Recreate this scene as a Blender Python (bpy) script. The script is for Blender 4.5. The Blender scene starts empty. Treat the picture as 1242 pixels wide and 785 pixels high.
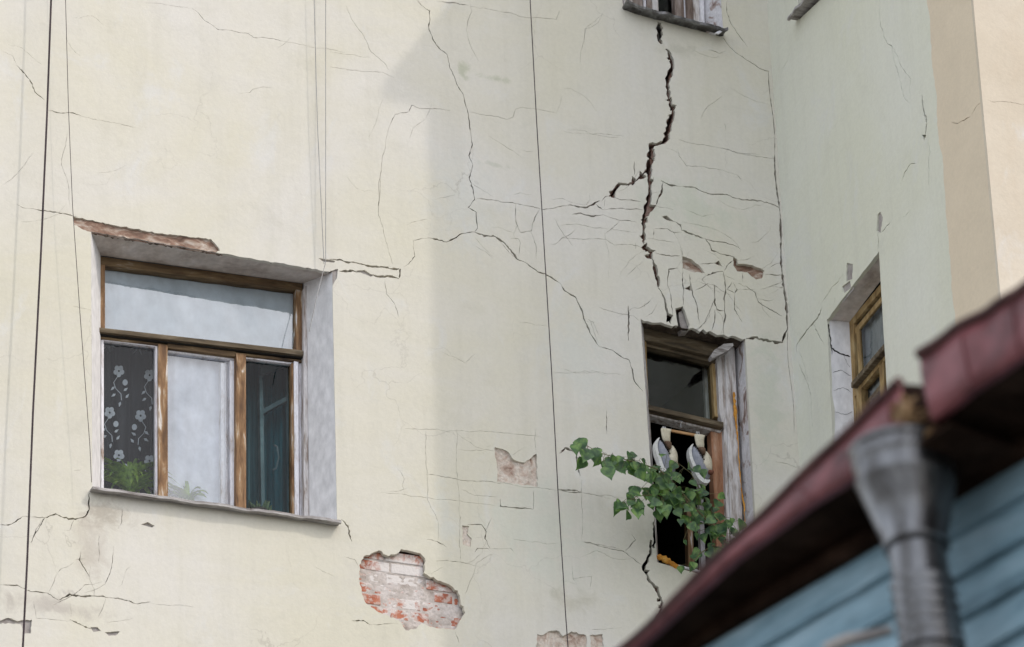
import bpy, bmesh, math, random
from mathutils import Vector, Matrix, noise
from mathutils.geometry import delaunay_2d_cdt
random.seed(7)
R_ = math.radians
sc = bpy.context.scene
col = sc.collection

# ------------------------------------------------------------------ camera
FPX, PITCH, YAW, ROLL, DIST = 6500.0, R_(30), R_(22), .04, 34.0
FW = Vector((math.sin(YAW)*math.cos(PITCH), math.cos(YAW)*math.cos(PITCH), math.sin(PITCH)))
_R0 = Vector((math.cos(YAW), -math.sin(YAW), 0)); _U0 = _R0.cross(FW)
_c = math.sqrt(1-ROLL*ROLL)
RT = _c*_R0 - ROLL*_U0; UP = ROLL*_R0 + _c*_U0
CZ = 1.6
ORG = Vector((0, 0, CZ + DIST*FW.z))           # wall point in the middle of the picture
CAM = ORG - FW*DIST
cd = bpy.data.cameras.new('camera'); cam = bpy.data.objects.new('camera', cd); col.objects.link(cam)
m3 = Matrix((RT, UP, -FW)).transposed()
cam.matrix_world = Matrix.Translation(CAM) @ m3.to_4x4()
cd.sensor_width = 36; cd.lens = FPX*36/1242; cd.clip_start = .1; cd.clip_end = 500
cd.dof.use_dof = True; cd.dof.focus_distance = 33.5; cd.dof.aperture_fstop = 3.1
sc.camera = cam

# ------------------------------------------------------------------ light
SUN_EL, SUN_AZ = R_(44.5), R_(40.3)                 # azimuth to the right of the facade's normal
w = bpy.data.worlds.new('World'); sc.world = w; w.use_nodes = True
nt = w.node_tree; bg = nt.nodes['Background']
sk = nt.nodes.new('ShaderNodeTexSky'); sk.sky_type = 'NISHITA'; sk.sun_disc = False
sk.sun_elevation = SUN_EL
SUNV = Vector((math.sin(SUN_AZ)*math.cos(SUN_EL), -math.cos(SUN_AZ)*math.cos(SUN_EL), math.sin(SUN_EL)))
sk.sun_rotation = math.atan2(SUNV.x, SUNV.y)
sk.air_density = 1.0; sk.dust_density = 4.0; sk.ozone_density = 1.0
mx = nt.nodes.new('ShaderNodeMixRGB'); mx.inputs[0].default_value = .62
mx.inputs[2].default_value = (7.2, 7.5, 7.9, 1)      # thin high cloud
nt.links.new(sk.outputs[0], mx.inputs[1]); nt.links.new(mx.outputs[0], bg.inputs[0])
bg.inputs[1].default_value = .15
sd = bpy.data.lights.new('sun', 'SUN'); sun = bpy.data.objects.new('sun', sd); col.objects.link(sun)
sd.energy = .70; sd.angle = R_(.8); sd.color = (1, .93, .86)
sun.rotation_euler = (-SUNV).to_track_quat('-Z', 'Y').to_euler()
sc.view_settings.view_transform = 'Standard'; sc.view_settings.look = 'None'
sc.view_settings.gamma = 1; sc.view_settings.use_curve_mapping = False
sc.view_settings.exposure = .64

# ------------------------------------------------------------------ placing helpers
def ray(px, py): return FW + RT*((px-621)/FPX) + UP*((392.5-py)/FPX)
def on_plane(px, py, p0, n):
    r = ray(px, py); return CAM + r*((p0-CAM).dot(n)/r.dot(n))
def M(px, py, d=0.0): return on_plane(px, py, Vector((0, d, 0)), Vector((0, 1, 0)))
XC = M(958, 394).x
def W(px, py, d=0.0): return on_plane(px, py, Vector((XC+d, 0, 0)), Vector((1, 0, 0)))
WY = -W(1197, 180).y                              # how far the wing comes forward
SUN_AZ2 = None
K = 1/182.0                                        # metres per photo pixel on the facade
def zz(s, ox, oy): return lambda pts: [(ox+p[0]*s, oy+p[1]*s)+tuple(q*s for q in p[2:3]) for p in pts]
Z3 = zz(.2421, 680, 0); Z4 = zz(.3058, 680, 180); Z5 = zz(.3058, 680, 370); Z6 = zz(.3375, 680, 520)
ZL = zz(.3377, 400, 520); ZC = zz(.3820, 400, 200); ZT = zz(.3312, 400, 0); ZA = zz(.3382, 0, 0); ZB = zz(.3382, 0, 520)
Z7 = zz(.3823, 940, 0); Z8 = zz(.3823, 940, 240); ZW = zz(.3382, 80, 400); ZV = zz(.3382, 80, 250)
ZD = zz(.4042, 740, 485); ZH = zz(.4395, 980, 440)

def tag(o, label=None, cat=None, group=None, kind=None):
    if label: o['label'] = label
    if cat: o['category'] = cat
    if group: o['group'] = group
    if kind: o['kind'] = kind
    return o
def empty(name, loc, label, cat, group=None):
    o = bpy.data.objects.new(name, None); col.objects.link(o); o.location = loc; o.empty_display_size = .1
    return tag(o, label, cat, group)
def wloc(o):
    v = Vector(o.location)
    while o.parent: o = o.parent; v += Vector(o.location)
    return v
class MB:
    def __init__(s): s.v = []; s.f = []; s.m = []; s.sm = []
    def face(s, pts, mi=0, smooth=False):
        b = len(s.v); s.v += [Vector(p) for p in pts]; s.f.append(list(range(b, b+len(pts)))); s.m.append(mi); s.sm.append(smooth)
    def prism(s, pts, off, mi=0):
        pts = [Vector(p) for p in pts]; off = Vector(off); n = len(pts); b = len(s.v)
        s.v += pts + [p+off for p in pts]
        s.f.append(list(range(b, b+n))); s.f.append([b+n+i for i in range(n-1, -1, -1)]); s.m += [mi]*2; s.sm += [False]*2
        for i in range(n):
            j = (i+1) % n; s.f.append([b+i, b+n+i, b+n+j, b+j]); s.m.append(mi); s.sm.append(False)
    def grid(s, rows, mi=0, smooth=True, closed=False):
        b = len(s.v); n = len(rows[0]); s.v += [Vector(p) for r in rows for p in r]
        for i in range(len(rows)-1):
            for j in range(n if closed else n-1):
                k = (j+1) % n; s.f.append([b+i*n+j, b+i*n+k, b+(i+1)*n+k, b+(i+1)*n+j]); s.m.append(mi); s.sm.append(smooth)
    def tube(s, pts, rad, n=8, mi=0, smooth=True):
        pts = [Vector(p) for p in pts]; rows = []
        if not hasattr(rad, '__len__'): rad = [rad]*len(pts)
        for i, p in enumerate(pts):
            t = (pts[min(i+1, len(pts)-1)] - pts[max(i-1, 0)]).normalized()
            a = t.cross(Vector((.3, 1, .2))).normalized(); c = t.cross(a)
            rows.append([p + (a*math.cos(2*math.pi*k/n) + c*math.sin(2*math.pi*k/n))*rad[i] for k in range(n)])
        s.grid(rows, mi, smooth, True); s.face(rows[0][::-1], mi); s.face(rows[-1], mi)
    def lathe(s, path, prof, n=28, mi=0):
        # path(t) centre point for height value, prof = [(h, r)]
        rows = [[path(h) + Vector((math.cos(2*math.pi*k/n)*r, math.sin(2*math.pi*k/n)*r, 0)) for k in range(n)] for h, r in prof]
        s.grid(rows, mi, True, True)
    def build(s, name, mats, parent=None, bevel=0):
        me = bpy.data.meshes.new(name)
        o0 = wloc(parent) if parent else Vector((0, 0, 0))
        loc = Vector((0, 0, 0))
        if parent is None and s.v:
            loc = Vector((sum(p.x for p in s.v)/len(s.v), sum(p.y for p in s.v)/len(s.v), min(p.z for p in s.v)))
            o0 = loc
        me.from_pydata([p-o0 for p in s.v], [], s.f); me.validate()
        for m in (mats if isinstance(mats, (list, tuple)) else [mats]): me.materials.append(m)
        if len(me.polygons) == len(s.f):
            me.polygons.foreach_set('material_index', s.m); me.polygons.foreach_set('use_smooth', s.sm)
        me.update()
        o = bpy.data.objects.new(name, me); col.objects.link(o)
        if parent: o.parent = parent
        else: o.location = loc
        if bevel:
            b = o.modifiers.new('bevel', 'BEVEL'); b.width = bevel; b.segments = 2; b.limit_method = 'ANGLE'
        return o
class Part(bpy.types.PropertyGroup): pass

# ------------------------------------------------------------------ materials
def nodes(name):
    m = bpy.data.materials.new(name); m.use_nodes = True; t = m.node_tree
    return m, t, t.nodes['Principled BSDF']
def L(t, a, b): t.links.new(a, b)
def N(t, typ, **kw):
    n = t.nodes.new('ShaderNode'+typ)
    for k, v in kw.items(): setattr(n, k, v)
    return n
def pos(t, stretch=(1, 1, 1)):
    g = N(t, 'NewGeometry'); mp = N(t, 'Mapping'); mp.inputs['Scale'].default_value = stretch
    L(t, g.outputs['Position'], mp.inputs[0]); return mp.outputs[0]
def noise_(t, vec, scale, detail=6, rough=.55, dist=0):
    n = N(t, 'TexNoise'); L(t, vec, n.inputs['Vector']); n.inputs['Scale'].default_value = scale
    n.inputs['Detail'].default_value = detail; n.inputs['Roughness'].default_value = rough; n.inputs['Distortion'].default_value = dist
    return n.outputs[0]
def ramp(t, fac, stops):
    r = N(t, 'ValToRGB'); L(t, fac, r.inputs[0]); e = r.color_ramp.elements
    while len(e) < len(stops): e.new(.5)
    for i, (p, c) in enumerate(stops): e[i].position = p; e[i].color = (c[0], c[1], c[2], 1) if hasattr(c, '__len__') else (c, c, c, 1)
    return r.outputs[0]
def mixc(t, fac, a, b, mode='MIX'):
    n = N(t, 'MixRGB', blend_type=mode)
    for i, v in enumerate((fac, a, b)):
        if hasattr(v, 'is_linked') or hasattr(v, 'links'): L(t, v, n.inputs[i])
        elif hasattr(v, '__len__'): n.inputs[i].default_value = (v[0], v[1], v[2], 1)
        else: n.inputs[i].default_value = v if i == 0 else (v, v, v, 1)
    return n.outputs[0]
def bump(t, b, h, strength, dist):
    n = N(t, 'Bump'); L(t, h, n.inputs['Height']); n.inputs['Strength'].default_value = strength; n.inputs['Distance'].default_value = dist
    L(t, n.outputs[0], b.inputs['Normal']); return n
def mat(name, stops, scale=5, stretch=(1, 1, 1), rough=.8, bs=60, bstr=.5, bd=.003, metal=0, spec=.3, detail=7, dist=0):
    m, t, b = nodes(name); v = pos(t, stretch)
    c = ramp(t, noise_(t, v, scale, detail, .6, dist), stops)
    f = noise_(t, v, scale*6, 4)
    c = mixc(t, .35, c, ramp(t, f, [(.3, .55), (.7, 1.25)]), 'MULTIPLY')
    L(t, c, b.inputs['Base Color']); b.inputs['Roughness'].default_value = rough
    b.inputs['Metallic'].default_value = metal; b.inputs['Specular IOR Level'].default_value = spec
    bump(t, b, noise_(t, v, bs, 5), bstr, bd); return m

def _mr(t):
    n = t.nodes.new('ShaderNodeMapRange'); n.interpolation_type = 'SMOOTHSTEP'; return n
def plaster(name, base, pale, stain, beige=None, ylim=0, spots=(), web=.3):
    m, t, b = nodes(name); v = pos(t)
    big = noise_(t, v, .55, 5, .6, .6)
    c = mixc(t, ramp(t, big, [(.38, 0), (.62, .8)]), base, pale)
    # roller bands and drip streaks
    st = noise_(t, pos(t, (3.2, 3.2, .22)), 2.2, 6, .65)
    c = mixc(t, ramp(t, st, [(.5, 0), (.78, .26)]), c, stain)
    bands = noise_(t, pos(t, (.5, .5, 4.5)), 1.4, 5, .6, .4)
    c = mixc(t, ramp(t, bands, [(.52, 0), (.75, .28)]), c, pale)
    # dusty patches, grime blotches
    bl = noise_(t, v, 2.6, 9, .68, .5)
    c = mixc(t, ramp(t, bl, [(.55, 0), (.78, .33)]), c, stain)
    bl2 = noise_(t, pos(t, (1.3, 1.3, .8)), 1.7, 8, .7, 1.2)
    c = mixc(t, ramp(t, bl2, [(.57, 0), (.7, .42)]), c, (.66, .66, .66))
    if beige:
        g = N(t, 'NewGeometry'); s = N(t, 'SeparateXYZ'); L(t, g.outputs['Position'], s.inputs[0])
        a = N(t, 'Math', operation='ADD'); L(t, s.outputs[1], a.inputs[0])
        nn = noise_(t, v, 2.5, 4); k = N(t, 'MULTIPLY_ADD') if False else N(t, 'Math', operation='MULTIPLY'); L(t, nn, k.inputs[0]); k.inputs[1].default_value = .16
        L(t, k.outputs[0], a.inputs[1])
        lt = N(t, 'Math', operation='LESS_THAN'); L(t, a.outputs[0], lt.inputs[0]); lt.inputs[1].default_value = ylim + .08
        cb = mixc(t, ramp(t, bl, [(.4, 0), (.7, .5)]), beige, [x*.86 for x in beige])
        c = mixc(t, lt.outputs[0], c, cb)
    # local stains and flaked paint layers, each with a ragged outline of its own
    wob1 = noise_(t, pos(t, (1, 1, 1)), 6.5, 9, .7, .7)
    for (cx, cy, sx, sy, rad, colr, amt) in spots:
        g = N(t, 'NewGeometry'); sb = N(t, 'VectorMath', operation='SUBTRACT'); L(t, g.outputs['Position'], sb.inputs[0]); sb.inputs[1].default_value = M(cx, cy)
        ml = N(t, 'VectorMath', operation='MULTIPLY'); L(t, sb.outputs[0], ml.inputs[0]); ml.inputs[1].default_value = (1/sx, 1, 1/sy)
        ln_ = N(t, 'VectorMath', operation='LENGTH'); L(t, ml.outputs[0], ln_.inputs[0])
        a = N(t, 'Math', operation='MULTIPLY_ADD'); L(t, wob1, a.inputs[0]); a.inputs[1].default_value = 2.6; L(t, ln_.outputs['Value'], a.inputs[2])
        c = mixc(t, ramp(t, a.outputs[0], [(0, amt), (.001, amt), (1, 0)]) if False else ramp(t, (lambda q: (L(t, a.outputs[0], q.inputs[0]), setattr(q.inputs[1], 'default_value', 1.3), setattr(q.inputs[2], 'default_value', 1.55 + rad), q.outputs[0])[-1])(N(t, 'MapRange') if False else _mr(t)), [(0, amt), (1, 0)]), c, colr)
    # faint spider cracks
    vo = N(t, 'TexVoronoi', feature='DISTANCE_TO_EDGE'); wv = N(t, 'VectorMath', operation='ADD')
    nz = N(t, 'TexNoise'); L(t, v, nz.inputs['Vector']); nz.inputs['Scale'].default_value = 3; nz.inputs['Detail'].default_value = 6
    sc_ = N(t, 'VectorMath', operation='SCALE'); L(t, nz.outputs[1], sc_.inputs[0]); sc_.inputs['Scale'].default_value = .55
    L(t, v, wv.inputs[0]); L(t, sc_.outputs[0], wv.inputs[1]); L(t, wv.outputs[0], vo.inputs['Vector']); vo.inputs['Scale'].default_value = 1.5
    ln = ramp(t, vo.outputs['Distance'], [(0, 1), (.006, 0)])
    msk = ramp(t, noise_(t, v, .8, 3), [(.5, 0), (.62, web)])
    ln = mixc(t, 1.0, ln, msk, 'MULTIPLY')
    c = mixc(t, ln, c, (.2, .17, .13))
    fine = noise_(t, v, 38, 6, .75)
    c = mixc(t, .22, c, ramp(t, fine, [(.3, .72), (.7, 1.12)]), 'MULTIPLY')
    L(t, c, b.inputs['Base Color']); b.inputs['Roughness'].default_value = .92; b.inputs['Specular IOR Level'].default_value = .15
    h1 = noise_(t, v, 3.2, 9, .55); h2 = noise_(t, v, 70, 4, .7)
    b1 = bump(t, b, h2, .25, .003); b2 = N(t, 'Bump'); L(t, h1, b2.inputs['Height']); b2.inputs['Strength'].default_value = .34; b2.inputs['Distance'].default_value = .03
    L(t, b2.outputs[0], b1.inputs['Normal']); return m

YB = W(1142, 200).y
SPOTS = [(128, 622, .30, .16, .5, (.40, .36, .30), .75), (150, 628, .20, .10, .1, (.62, .58, .50), .8), (110, 660, .16, .35, .6, (.47, .42, .36), .55), (60, 735, .55, .10, .6, (.42, .38, .34), .6), (95, 722, .22, .06, .2, (.36, .33, .31), .7),
  (560, 85, .10, .14, .4, (.40, .42, .30), .6), (600, 95, .2, .05, .3, (.40, .42, .30), .5), (600, 200, .25, .06, .3, (.42, .43, .33), .4), (650, 640, .55, .55, .6, (.60, .61, .53), .6), (700, 430, .3, .5, .7, (.62, .62, .57), .7),
  (560, 240, .35, .5, .8, (.62, .62, .58), .6), (840, 250, .6, .3, .6, (.55, .57, .47), .6), (820, 60, .25, .12, .5, (.50, .48, .40), .6), (800, 650, .2, .35, .6, (.50, .49, .41), .6), (440, 700, .3, .2, .6, (.60, .57, .50), .6), (700, 730, .4, .12, .5, (.50, .47, .38), .6), (930, 480, .2, .8, .6, (.54, .56, .47), .6), (540, 620, .12, .5, .4, (.62, .62, .56), .6)]
MP = plaster('green_plaster', (.640, .607, .500), (.665, .64, .60), (.46, .44, .36), spots=SPOTS)
MPR = plaster('green_wing_plaster', (.665, .665, .555), (.70, .70, .635), (.50, .49, .42), (.70, .60, .46), YB, web=0)
MBG = plaster('beige_plaster', (.585, .51, .405), (.66, .59, .49), (.50, .40, .29), web=0)
MCORE = mat('shaded_crumbled_mortar', [(.3, (.05, .030, .025)), (.5, (.15, .08, .06)), (.7, (.30, .22, .19))], 9, bd=.01)  # mortar tone darkened, with the crack interiors' shade in the colour
MRUBB = mat('crumbled_lintel', [(.3, (.03, .022, .016)), (.5, (.10, .075, .055)), (.68, (.20, .16, .13)), (.8, (.38, .33, .29))], 11, bd=.02, bstr=.9)
MREND = mat('pinkish_render', [(.30, (.26, .16, .12)), (.42, (.52, .41, .34)), (.56, (.66, .59, .52)), (.72, (.55, .42, .33))], 11, bd=.012, bstr=.8, dist=1.0)
MGREY = mat('grey_render', [(.3, (.22, .19, .18)), (.55, (.38, .35, .33)), (.75, (.5, .47, .43))], 8, bd=.005)
MRUST = mat('rusty_lintel', [(.3, (.13, .08, .06)), (.46, (.26, .16, .115)), (.56, (.40, .31, .25)), (.7, (.60, .55, .49))], 9, (1, 1, 2.6), bd=.008, dist=.8)
MWHITE = mat('white_reveal_paint', [(.22, (.60, .56, .53)), (.36, (.735, .72, .715)), (.6, (.78, .765, .765)), (.8, (.75, .735, .73))], 4, (1, 1, .5), bd=.003)
MSOF = mat('grey_soffit_plaster', [(.3, (.36, .29, .25)), (.5, (.60, .54, .49)), (.7, (.70, .65, .62))], 4, bd=.006, dist=.4)
MPEEL = mat('peeling_reveal', [(.34, (.20, .14, .12)), (.42, (.42, .34, .31)), (.47, (.66, .64, .65)), (.8, (.72, .71, .73))], 11, (1, 1, .6), bd=.01, dist=.8)
MWOOD = mat('weathered_brown_wood', [(.28, (.05, .028, .017)), (.42, (.16, .085, .04)), (.54, (.27, .155, .075)), (.60, (.38, .27, .17)), (.66, (.64, .60, .57))], 5, (5, 5, .7), rough=.7, bs=25, bd=.004, dist=.6)
MWOODH = mat('weathered_brown_rail', [(.28, (.04, .025, .016)), (.45, (.12, .075, .038)), (.6, (.20, .135, .07)), (.75, (.42, .36, .30))], 5, (.7, 5, 5), rough=.7, bs=25, bd=.004, dist=.6)
MDARKW = mat('dark_weathered_wood', [(.3, (.045, .034, .024)), (.5, (.12, .09, .055)), (.68, (.22, .18, .125)), (.82, (.36, .33, .28))], 5, (.7, 5, 5), bs=25, bd=.005, dist=.6)
MOCHRE = mat('ochre_wood', [(.28, (.16, .10, .045)), (.5, (.33, .22, .095)), (.7, (.45, .34, .18))], 6, (4, 4, .9), bs=25, bd=.003)
MORW = mat('orange_brown_wood', [(.28, (.17, .075, .04)), (.5, (.34, .165, .09)), (.68, (.44, .26, .17)), (.82, (.6, .52, .47))], 6, (5, 5, .8), bs=25, bd=.003)
MPW = mat('chipped_white_paint', [(.28, (.30, .22, .17)), (.38, (.58, .54, .54)), (.5, (.76, .75, .79)), (.8, (.82, .81, .84))], 6, (4, 4, .8), rough=.5, bs=20, bd=.002)
MGW = mat('grey_weathered_board', [(.3, (.17, .12, .09)), (.42, (.40, .35, .32)), (.54, (.60, .57, .56)), (.8, (.70, .68, .68))], 7, (5, 5, .7), bs=20, bd=.004, dist=.5)
MSILL = mat('grey_sill', [(.3, (.13, .11, .10)), (.5, (.33, .31, .30)), (.7, (.52, .50, .49))], 8, (.8, 3, 5), bs=25, bd=.005, dist=.5)
MTEAL = mat('teal_curtain', [(.3, (.05, .13, .15)), (.5, (.09, .20, .22)), (.7, (.16, .30, .32))], 3, (6, 6, .3))
MSHEER = mat('sky_white_sheer', [(.3, (.55, .59, .65)), (.5, (.66, .69, .76)), (.7, (.72, .75, .81))], 2.5, (1, 1, .7), dist=.4)
MSKYREF = mat('mirrored_sky_blue', [(.3, (.44, .49, .53)), (.5, (.52, .57, .61)), (.7, (.60, .64, .68))], 2, (1, 1, .7))
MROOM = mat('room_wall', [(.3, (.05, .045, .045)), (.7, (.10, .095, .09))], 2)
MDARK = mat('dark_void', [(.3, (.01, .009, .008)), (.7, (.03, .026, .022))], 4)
MFOAM = mat('orange_foam', [(.3, (.36, .13, .02)), (.5, (.62, .28, .04)), (.75, (.72, .42, .12))], 18, bs=60, bd=.01)
MZINC = mat('dirty_zinc', [(.28, (.035, .031, .029)), (.42, (.095, .09, .088)), (.58, (.19, .19, .195)), (.8, (.40, .40, .40))], 6, (1.6, 1.6, .35), rough=.33, metal=.85, spec=.5, bs=18, bd=.006, dist=.6)
MGFR = mat('grey_green_frame_paint', [(.3, (.10, .15, .16)), (.6, (.20, .28, .29)), (.8, (.30, .34, .33))], 5)
MRED = mat('faded_red_paint', [(.28, (.05, .018, .018)), (.42, (.15, .045, .047)), (.58, (.26, .085, .09)), (.82, (.40, .19, .19))], 3, (1, 1, 2), rough=.5, spec=.35, bs=12, bd=.008, dist=.5)
MRIM = mat('dark_rusty_rim', [(.3, (.045, .022, .02)), (.6, (.10, .045, .04)), (.8, (.16, .09, .08))], 6)
MSOFT = mat('dark_soffit', [(.3, (.012, .007, .005)), (.55, (.034, .020, .014)), (.8, (.08, .046, .032))], 4, rough=1, spec=.02)  # near-black brown for the eave underside
MBLUE = mat('blue_plank_paint', [(.25, (.09, .15, .18)), (.42, (.20, .32, .385)), (.58, (.30, .44, .51)), (.8, (.42, .54, .60))], 2.6, (.8, .8, 4.0), rough=.6, bs=14, bd=.006, dist=.6)
MCABLE = mat('black_cable', [(.3, (.03, .02, .025)), (.7, (.07, .05, .055))], 8)
MWIRE = mat('grey_wire', [(.3, (.28, .27, .26)), (.7, (.42, .41, .40))], 8)
MCLIP = mat('steel_clip', [(.3, (.25, .25, .25)), (.7, (.5, .5, .5))], 20, rough=.35, metal=.8)
MHANG = mat('varnished_hanger', [(.3, (.30, .15, .06)), (.7, (.48, .28, .13))], 10, rough=.4)
MCANV = mat('grey_canvas', [(.3, (.22, .23, .27)), (.7, (.33, .34, .38))], 30, bs=300, bd=.002)
MBEI = mat('cream_canvas', [(.3, (.47, .42, .31)), (.7, (.62, .57, .45))], 20, bs=300, bd=.002)
MRUB = mat('white_rubber', [(.3, (.55, .55, .53)), (.7, (.70, .70, .68))], 15, rough=.5)
MPOT = mat('dark_pot', [(.3, (.05, .04, .035)), (.7, (.10, .075, .06))], 8)
MGRD = mat('courtyard_asphalt', [(.3, (.09, .085, .08)), (.7, (.17, .16, .15))], .8)
MROOF = mat('rusted_roof_sheet', [(.3, (.10, .05, .04)), (.7, (.2, .12, .1))], 2)

def brickmat():
    m, t, b = nodes('lime_washed_brick'); v = pos(t)
    c = ramp(t, noise_(t, v, 9, 5), [(.3, (.30, .085, .05)), (.55, (.46, .16, .095)), (.75, (.52, .25, .17))])
    g = N(t, 'NewGeometry'); dn = N(t, 'VectorMath', operation='DISTANCE'); L(t, g.outputs['Position'], dn.inputs[0])
    cc = M(494, 702, .02); dn.inputs[1].default_value = cc
    wob = noise_(t, v, 7, 7, .65, .5)
    a = N(t, 'Math', operation='MULTIPLY_ADD'); L(t, wob, a.inputs[0]); a.inputs[1].default_value = .75; L(t, dn.outputs['Value'], a.inputs[2])
    wash = ramp(t, a.outputs[0], [(.535, 1), (.61, 0)])
    sp = ramp(t, noise_(t, v, 22, 6, .6), [(.47, 0), (.58, .8)])
    c = mixc(t, sp, c, (.56, .47, .42)); c = mixc(t, wash, c, (.70, .65, .62))
    L(t, c, b.inputs['Base Color']); b.inputs['Roughness'].default_value = .95
    bump(t, b, noise_(t, v, 40, 6, .7), .8, .008); return m
MBRICK = brickmat()
MMORT = mat('white_mortar', [(.25, (.30, .24, .21)), (.45, (.50, .44, .40)), (.65, (.62, .56, .53))], 12, bd=.01)

def glass(name, refl, tint=(.97, .99, .99), ior=1.36):
    m, t, b = nodes(name); t.nodes.remove(b); o = t.nodes['Material Output']
    tr = N(t, 'BsdfTransparent'); tr.inputs[0].default_value = (*tint, 1)
    gl = N(t, 'BsdfGlossy'); gl.inputs['Roughness'].default_value = .02; gl.inputs[0].default_value = (.95, .97, 1, 1)
    g = N(t, 'Bump'); L(t, noise_(t, pos(t), 2.5, 2), g.inputs['Height']); g.inputs['Strength'].default_value = .12; g.inputs['Distance'].default_value = .02; L(t, g.outputs[0], gl.inputs['Normal'])
    lw = N(t, 'Fresnel'); lw.inputs[0].default_value = ior
    a = N(t, 'Math', operation='ADD'); L(t, lw.outputs[0], a.inputs[0])
    d = noise_(t, pos(t, (1, 1, .6)), 3, 8, .65, .5); rr = ramp(t, d, [(.35, refl*.7), (.7, refl*1.3)]); L(t, rr, a.inputs[1])
    mxs = N(t, 'MixShader'); L(t, a.outputs[0], mxs.inputs[0]); L(t, tr.outputs[0], mxs.inputs[1]); L(t, gl.outputs[0], mxs.inputs[2])
    L(t, mxs.outputs[0], o.inputs[0]); return m
MGL = glass('window_glass', .0); MGLB = glass('hazy_window_glass', .11, ior=1.5)

def leafmat(name, a, b2, c2):
    m, t, b = nodes(name); o = N(t, 'ObjectInfo'); v = pos(t)
    c = ramp(t, noise_(t, v, 19, 3), [(.34, a), (.5, b2), (.72, c2)])
    L(t, c, b.inputs['Base Color']); b.inputs['Roughness'].default_value = .42; b.inputs['Specular IOR Level'].default_value = .4
    trn = N(t, 'BsdfTranslucent'); L(t, mixc(t, 1, c, (1.2, 1.5, .5), 'MULTIPLY'), trn.inputs[0])
    mxs = N(t, 'MixShader'); mxs.inputs[0].default_value = .25
    out = t.nodes['Material Output']; L(t, b.outputs[0], mxs.inputs[1]); L(t, trn.outputs[0], mxs.inputs[2]); L(t, mxs.outputs[0], out.inputs[0]); return m
MLEAF = leafmat('poplar_leaf', (.03, .07, .036), (.075, .15, .055), (.22, .34, .10))
MSTRAP = leafmat('strap_leaf', (.06, .12, .016), (.17, .30, .035), (.36, .50, .08))
MSTEM = mat('green_brown_stem', [(.3, (.10, .08, .04)), (.7, (.17, .17, .08))], 20)
MCACT = mat('cactus_green', [(.3, (.05, .08, .04)), (.7, (.13, .17, .09))], 20)

# ------------------------------------------------------------------ cracks and holes (pixel polylines, width last)
def frac(pts, step, amp, rnd):
    """subdivide a 2-D polyline and wander it a little; pts carry a width as third value"""
    out = []
    for a, b in zip(pts[:-1], pts[1:]):
        l = math.hypot(b[0]-a[0], b[1]-a[1]); n = max(1, int(l/step)); nx, ny = -(b[1]-a[1])/(l+1e-9), (b[0]-a[0])/(l+1e-9)
        for i in range(n):
            t = i/n; k = 0 if i == 0 else rnd.uniform(-1, 1)*amp
            out.append((a[0]+(b[0]-a[0])*t+nx*k, a[1]+(b[1]-a[1])*t+ny*k, a[2]+(b[2]-a[2])*t))
    out.append(pts[-1]); return out
def hull(p):
    p = sorted(set(p)); cz = lambda o, a, b: (a[0]-o[0])*(b[1]-o[1])-(a[1]-o[1])*(b[0]-o[0]); r = []
    for seq in (p, p[::-1]):
        h = []
        for q in seq:
            while len(h) > 1 and cz(h[-2], h[-1], q) <= 0: h.pop()
            h.append(q)
        r += h[:-1]
    return r
def crack_quads(pts, w, pl, rnd, taper=True):
    pts = [(p[0], p[1], p[2] if len(p) > 2 else w) for p in pts]
    fx = frac(pts, 9.5, 1.25+.1*w, rnd) if taper else pts
    fx = frac(fx, 2.6, min(1.1, .42+.10*w), rnd)
    n = len(fx); P = [pl(p[0], p[1]) for p in fx]; q = []
    for i, p in enumerate(fx):
        a, b = P[max(i-1, 0)], P[min(i+1, n-1)]; dx, dy = b[0]-a[0], b[1]-a[1]; l = math.hypot(dx, dy)+1e-9
        ww = p[2]*K*.5*(rnd.uniform(.35, 1.6) if taper else rnd.uniform(.7, 1.3))
        if taper: ww *= min(1, .25+min(i, n-1-i)/4)
        sh = rnd.uniform(-.35, .35)*ww
        q.append(((P[i][0]-dy/l*(ww+sh), P[i][1]+dx/l*(ww+sh)), (P[i][0]+dy/l*(ww-sh), P[i][1]-dx/l*(ww-sh))))
    return [hull([q[i][0], q[i+1][0], q[i+1][1], q[i][1]]) for i in range(n-1)]
def rough_poly(pts, pl, rnd, amp=.7, step=3.0):
    c = list(pts)+[pts[0]]; c = [(p[0], p[1], 0) for p in c]
    return [pl(p[0], p[1]) for p in frac(c, step, amp, rnd)[:-1]]
plM = lambda x, y: (lambda v: (min(v.x, XC-.022+.008*math.sin(v.z*9)), v.z))(M(x, y))
plW = lambda x, y: (lambda v: (min(v.y, -.01), v.z))(W(x, y))
rnd = random.Random(3)
H1, H2 = [], []        # main facade: holes in the plaster / in the brick core too
G1, G2 = [], []        # the wing
def cr(zf, w, pts, tgt='m'):
    """w in zoomed pixels of the view it was read from"""
    q = zf(pts); s = zf([(0, 0), (1, 0)]); s = s[1][0]-s[0][0]
    a = max(.27, w*s*(.80 if w > 3 else .62))
    if tgt == 'm': H1.extend(crack_quads([p[:2] for p in q], a, plM, rnd))
    else: G1.extend(crack_quads([p[:2] for p in q], a, plW, rnd))
def wide(zf, pts):
    q = zf(pts); H1.extend(crack_quads(q, 1, plM, rnd, False)); H2.extend(crack_quads([(p[0], p[1], p[2]*.58) for p in q], 1, plM, rnd, False))
def hole(zf, pts, tgt='m', amp=.6):
    q = zf(pts)
    if tgt == 'm': H1.append(rough_poly([p[:2] for p in q], plM, rnd, amp))
    else: G1.append(rough_poly([p[:2] for p in q], plW, rnd, amp))
    return q
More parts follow.
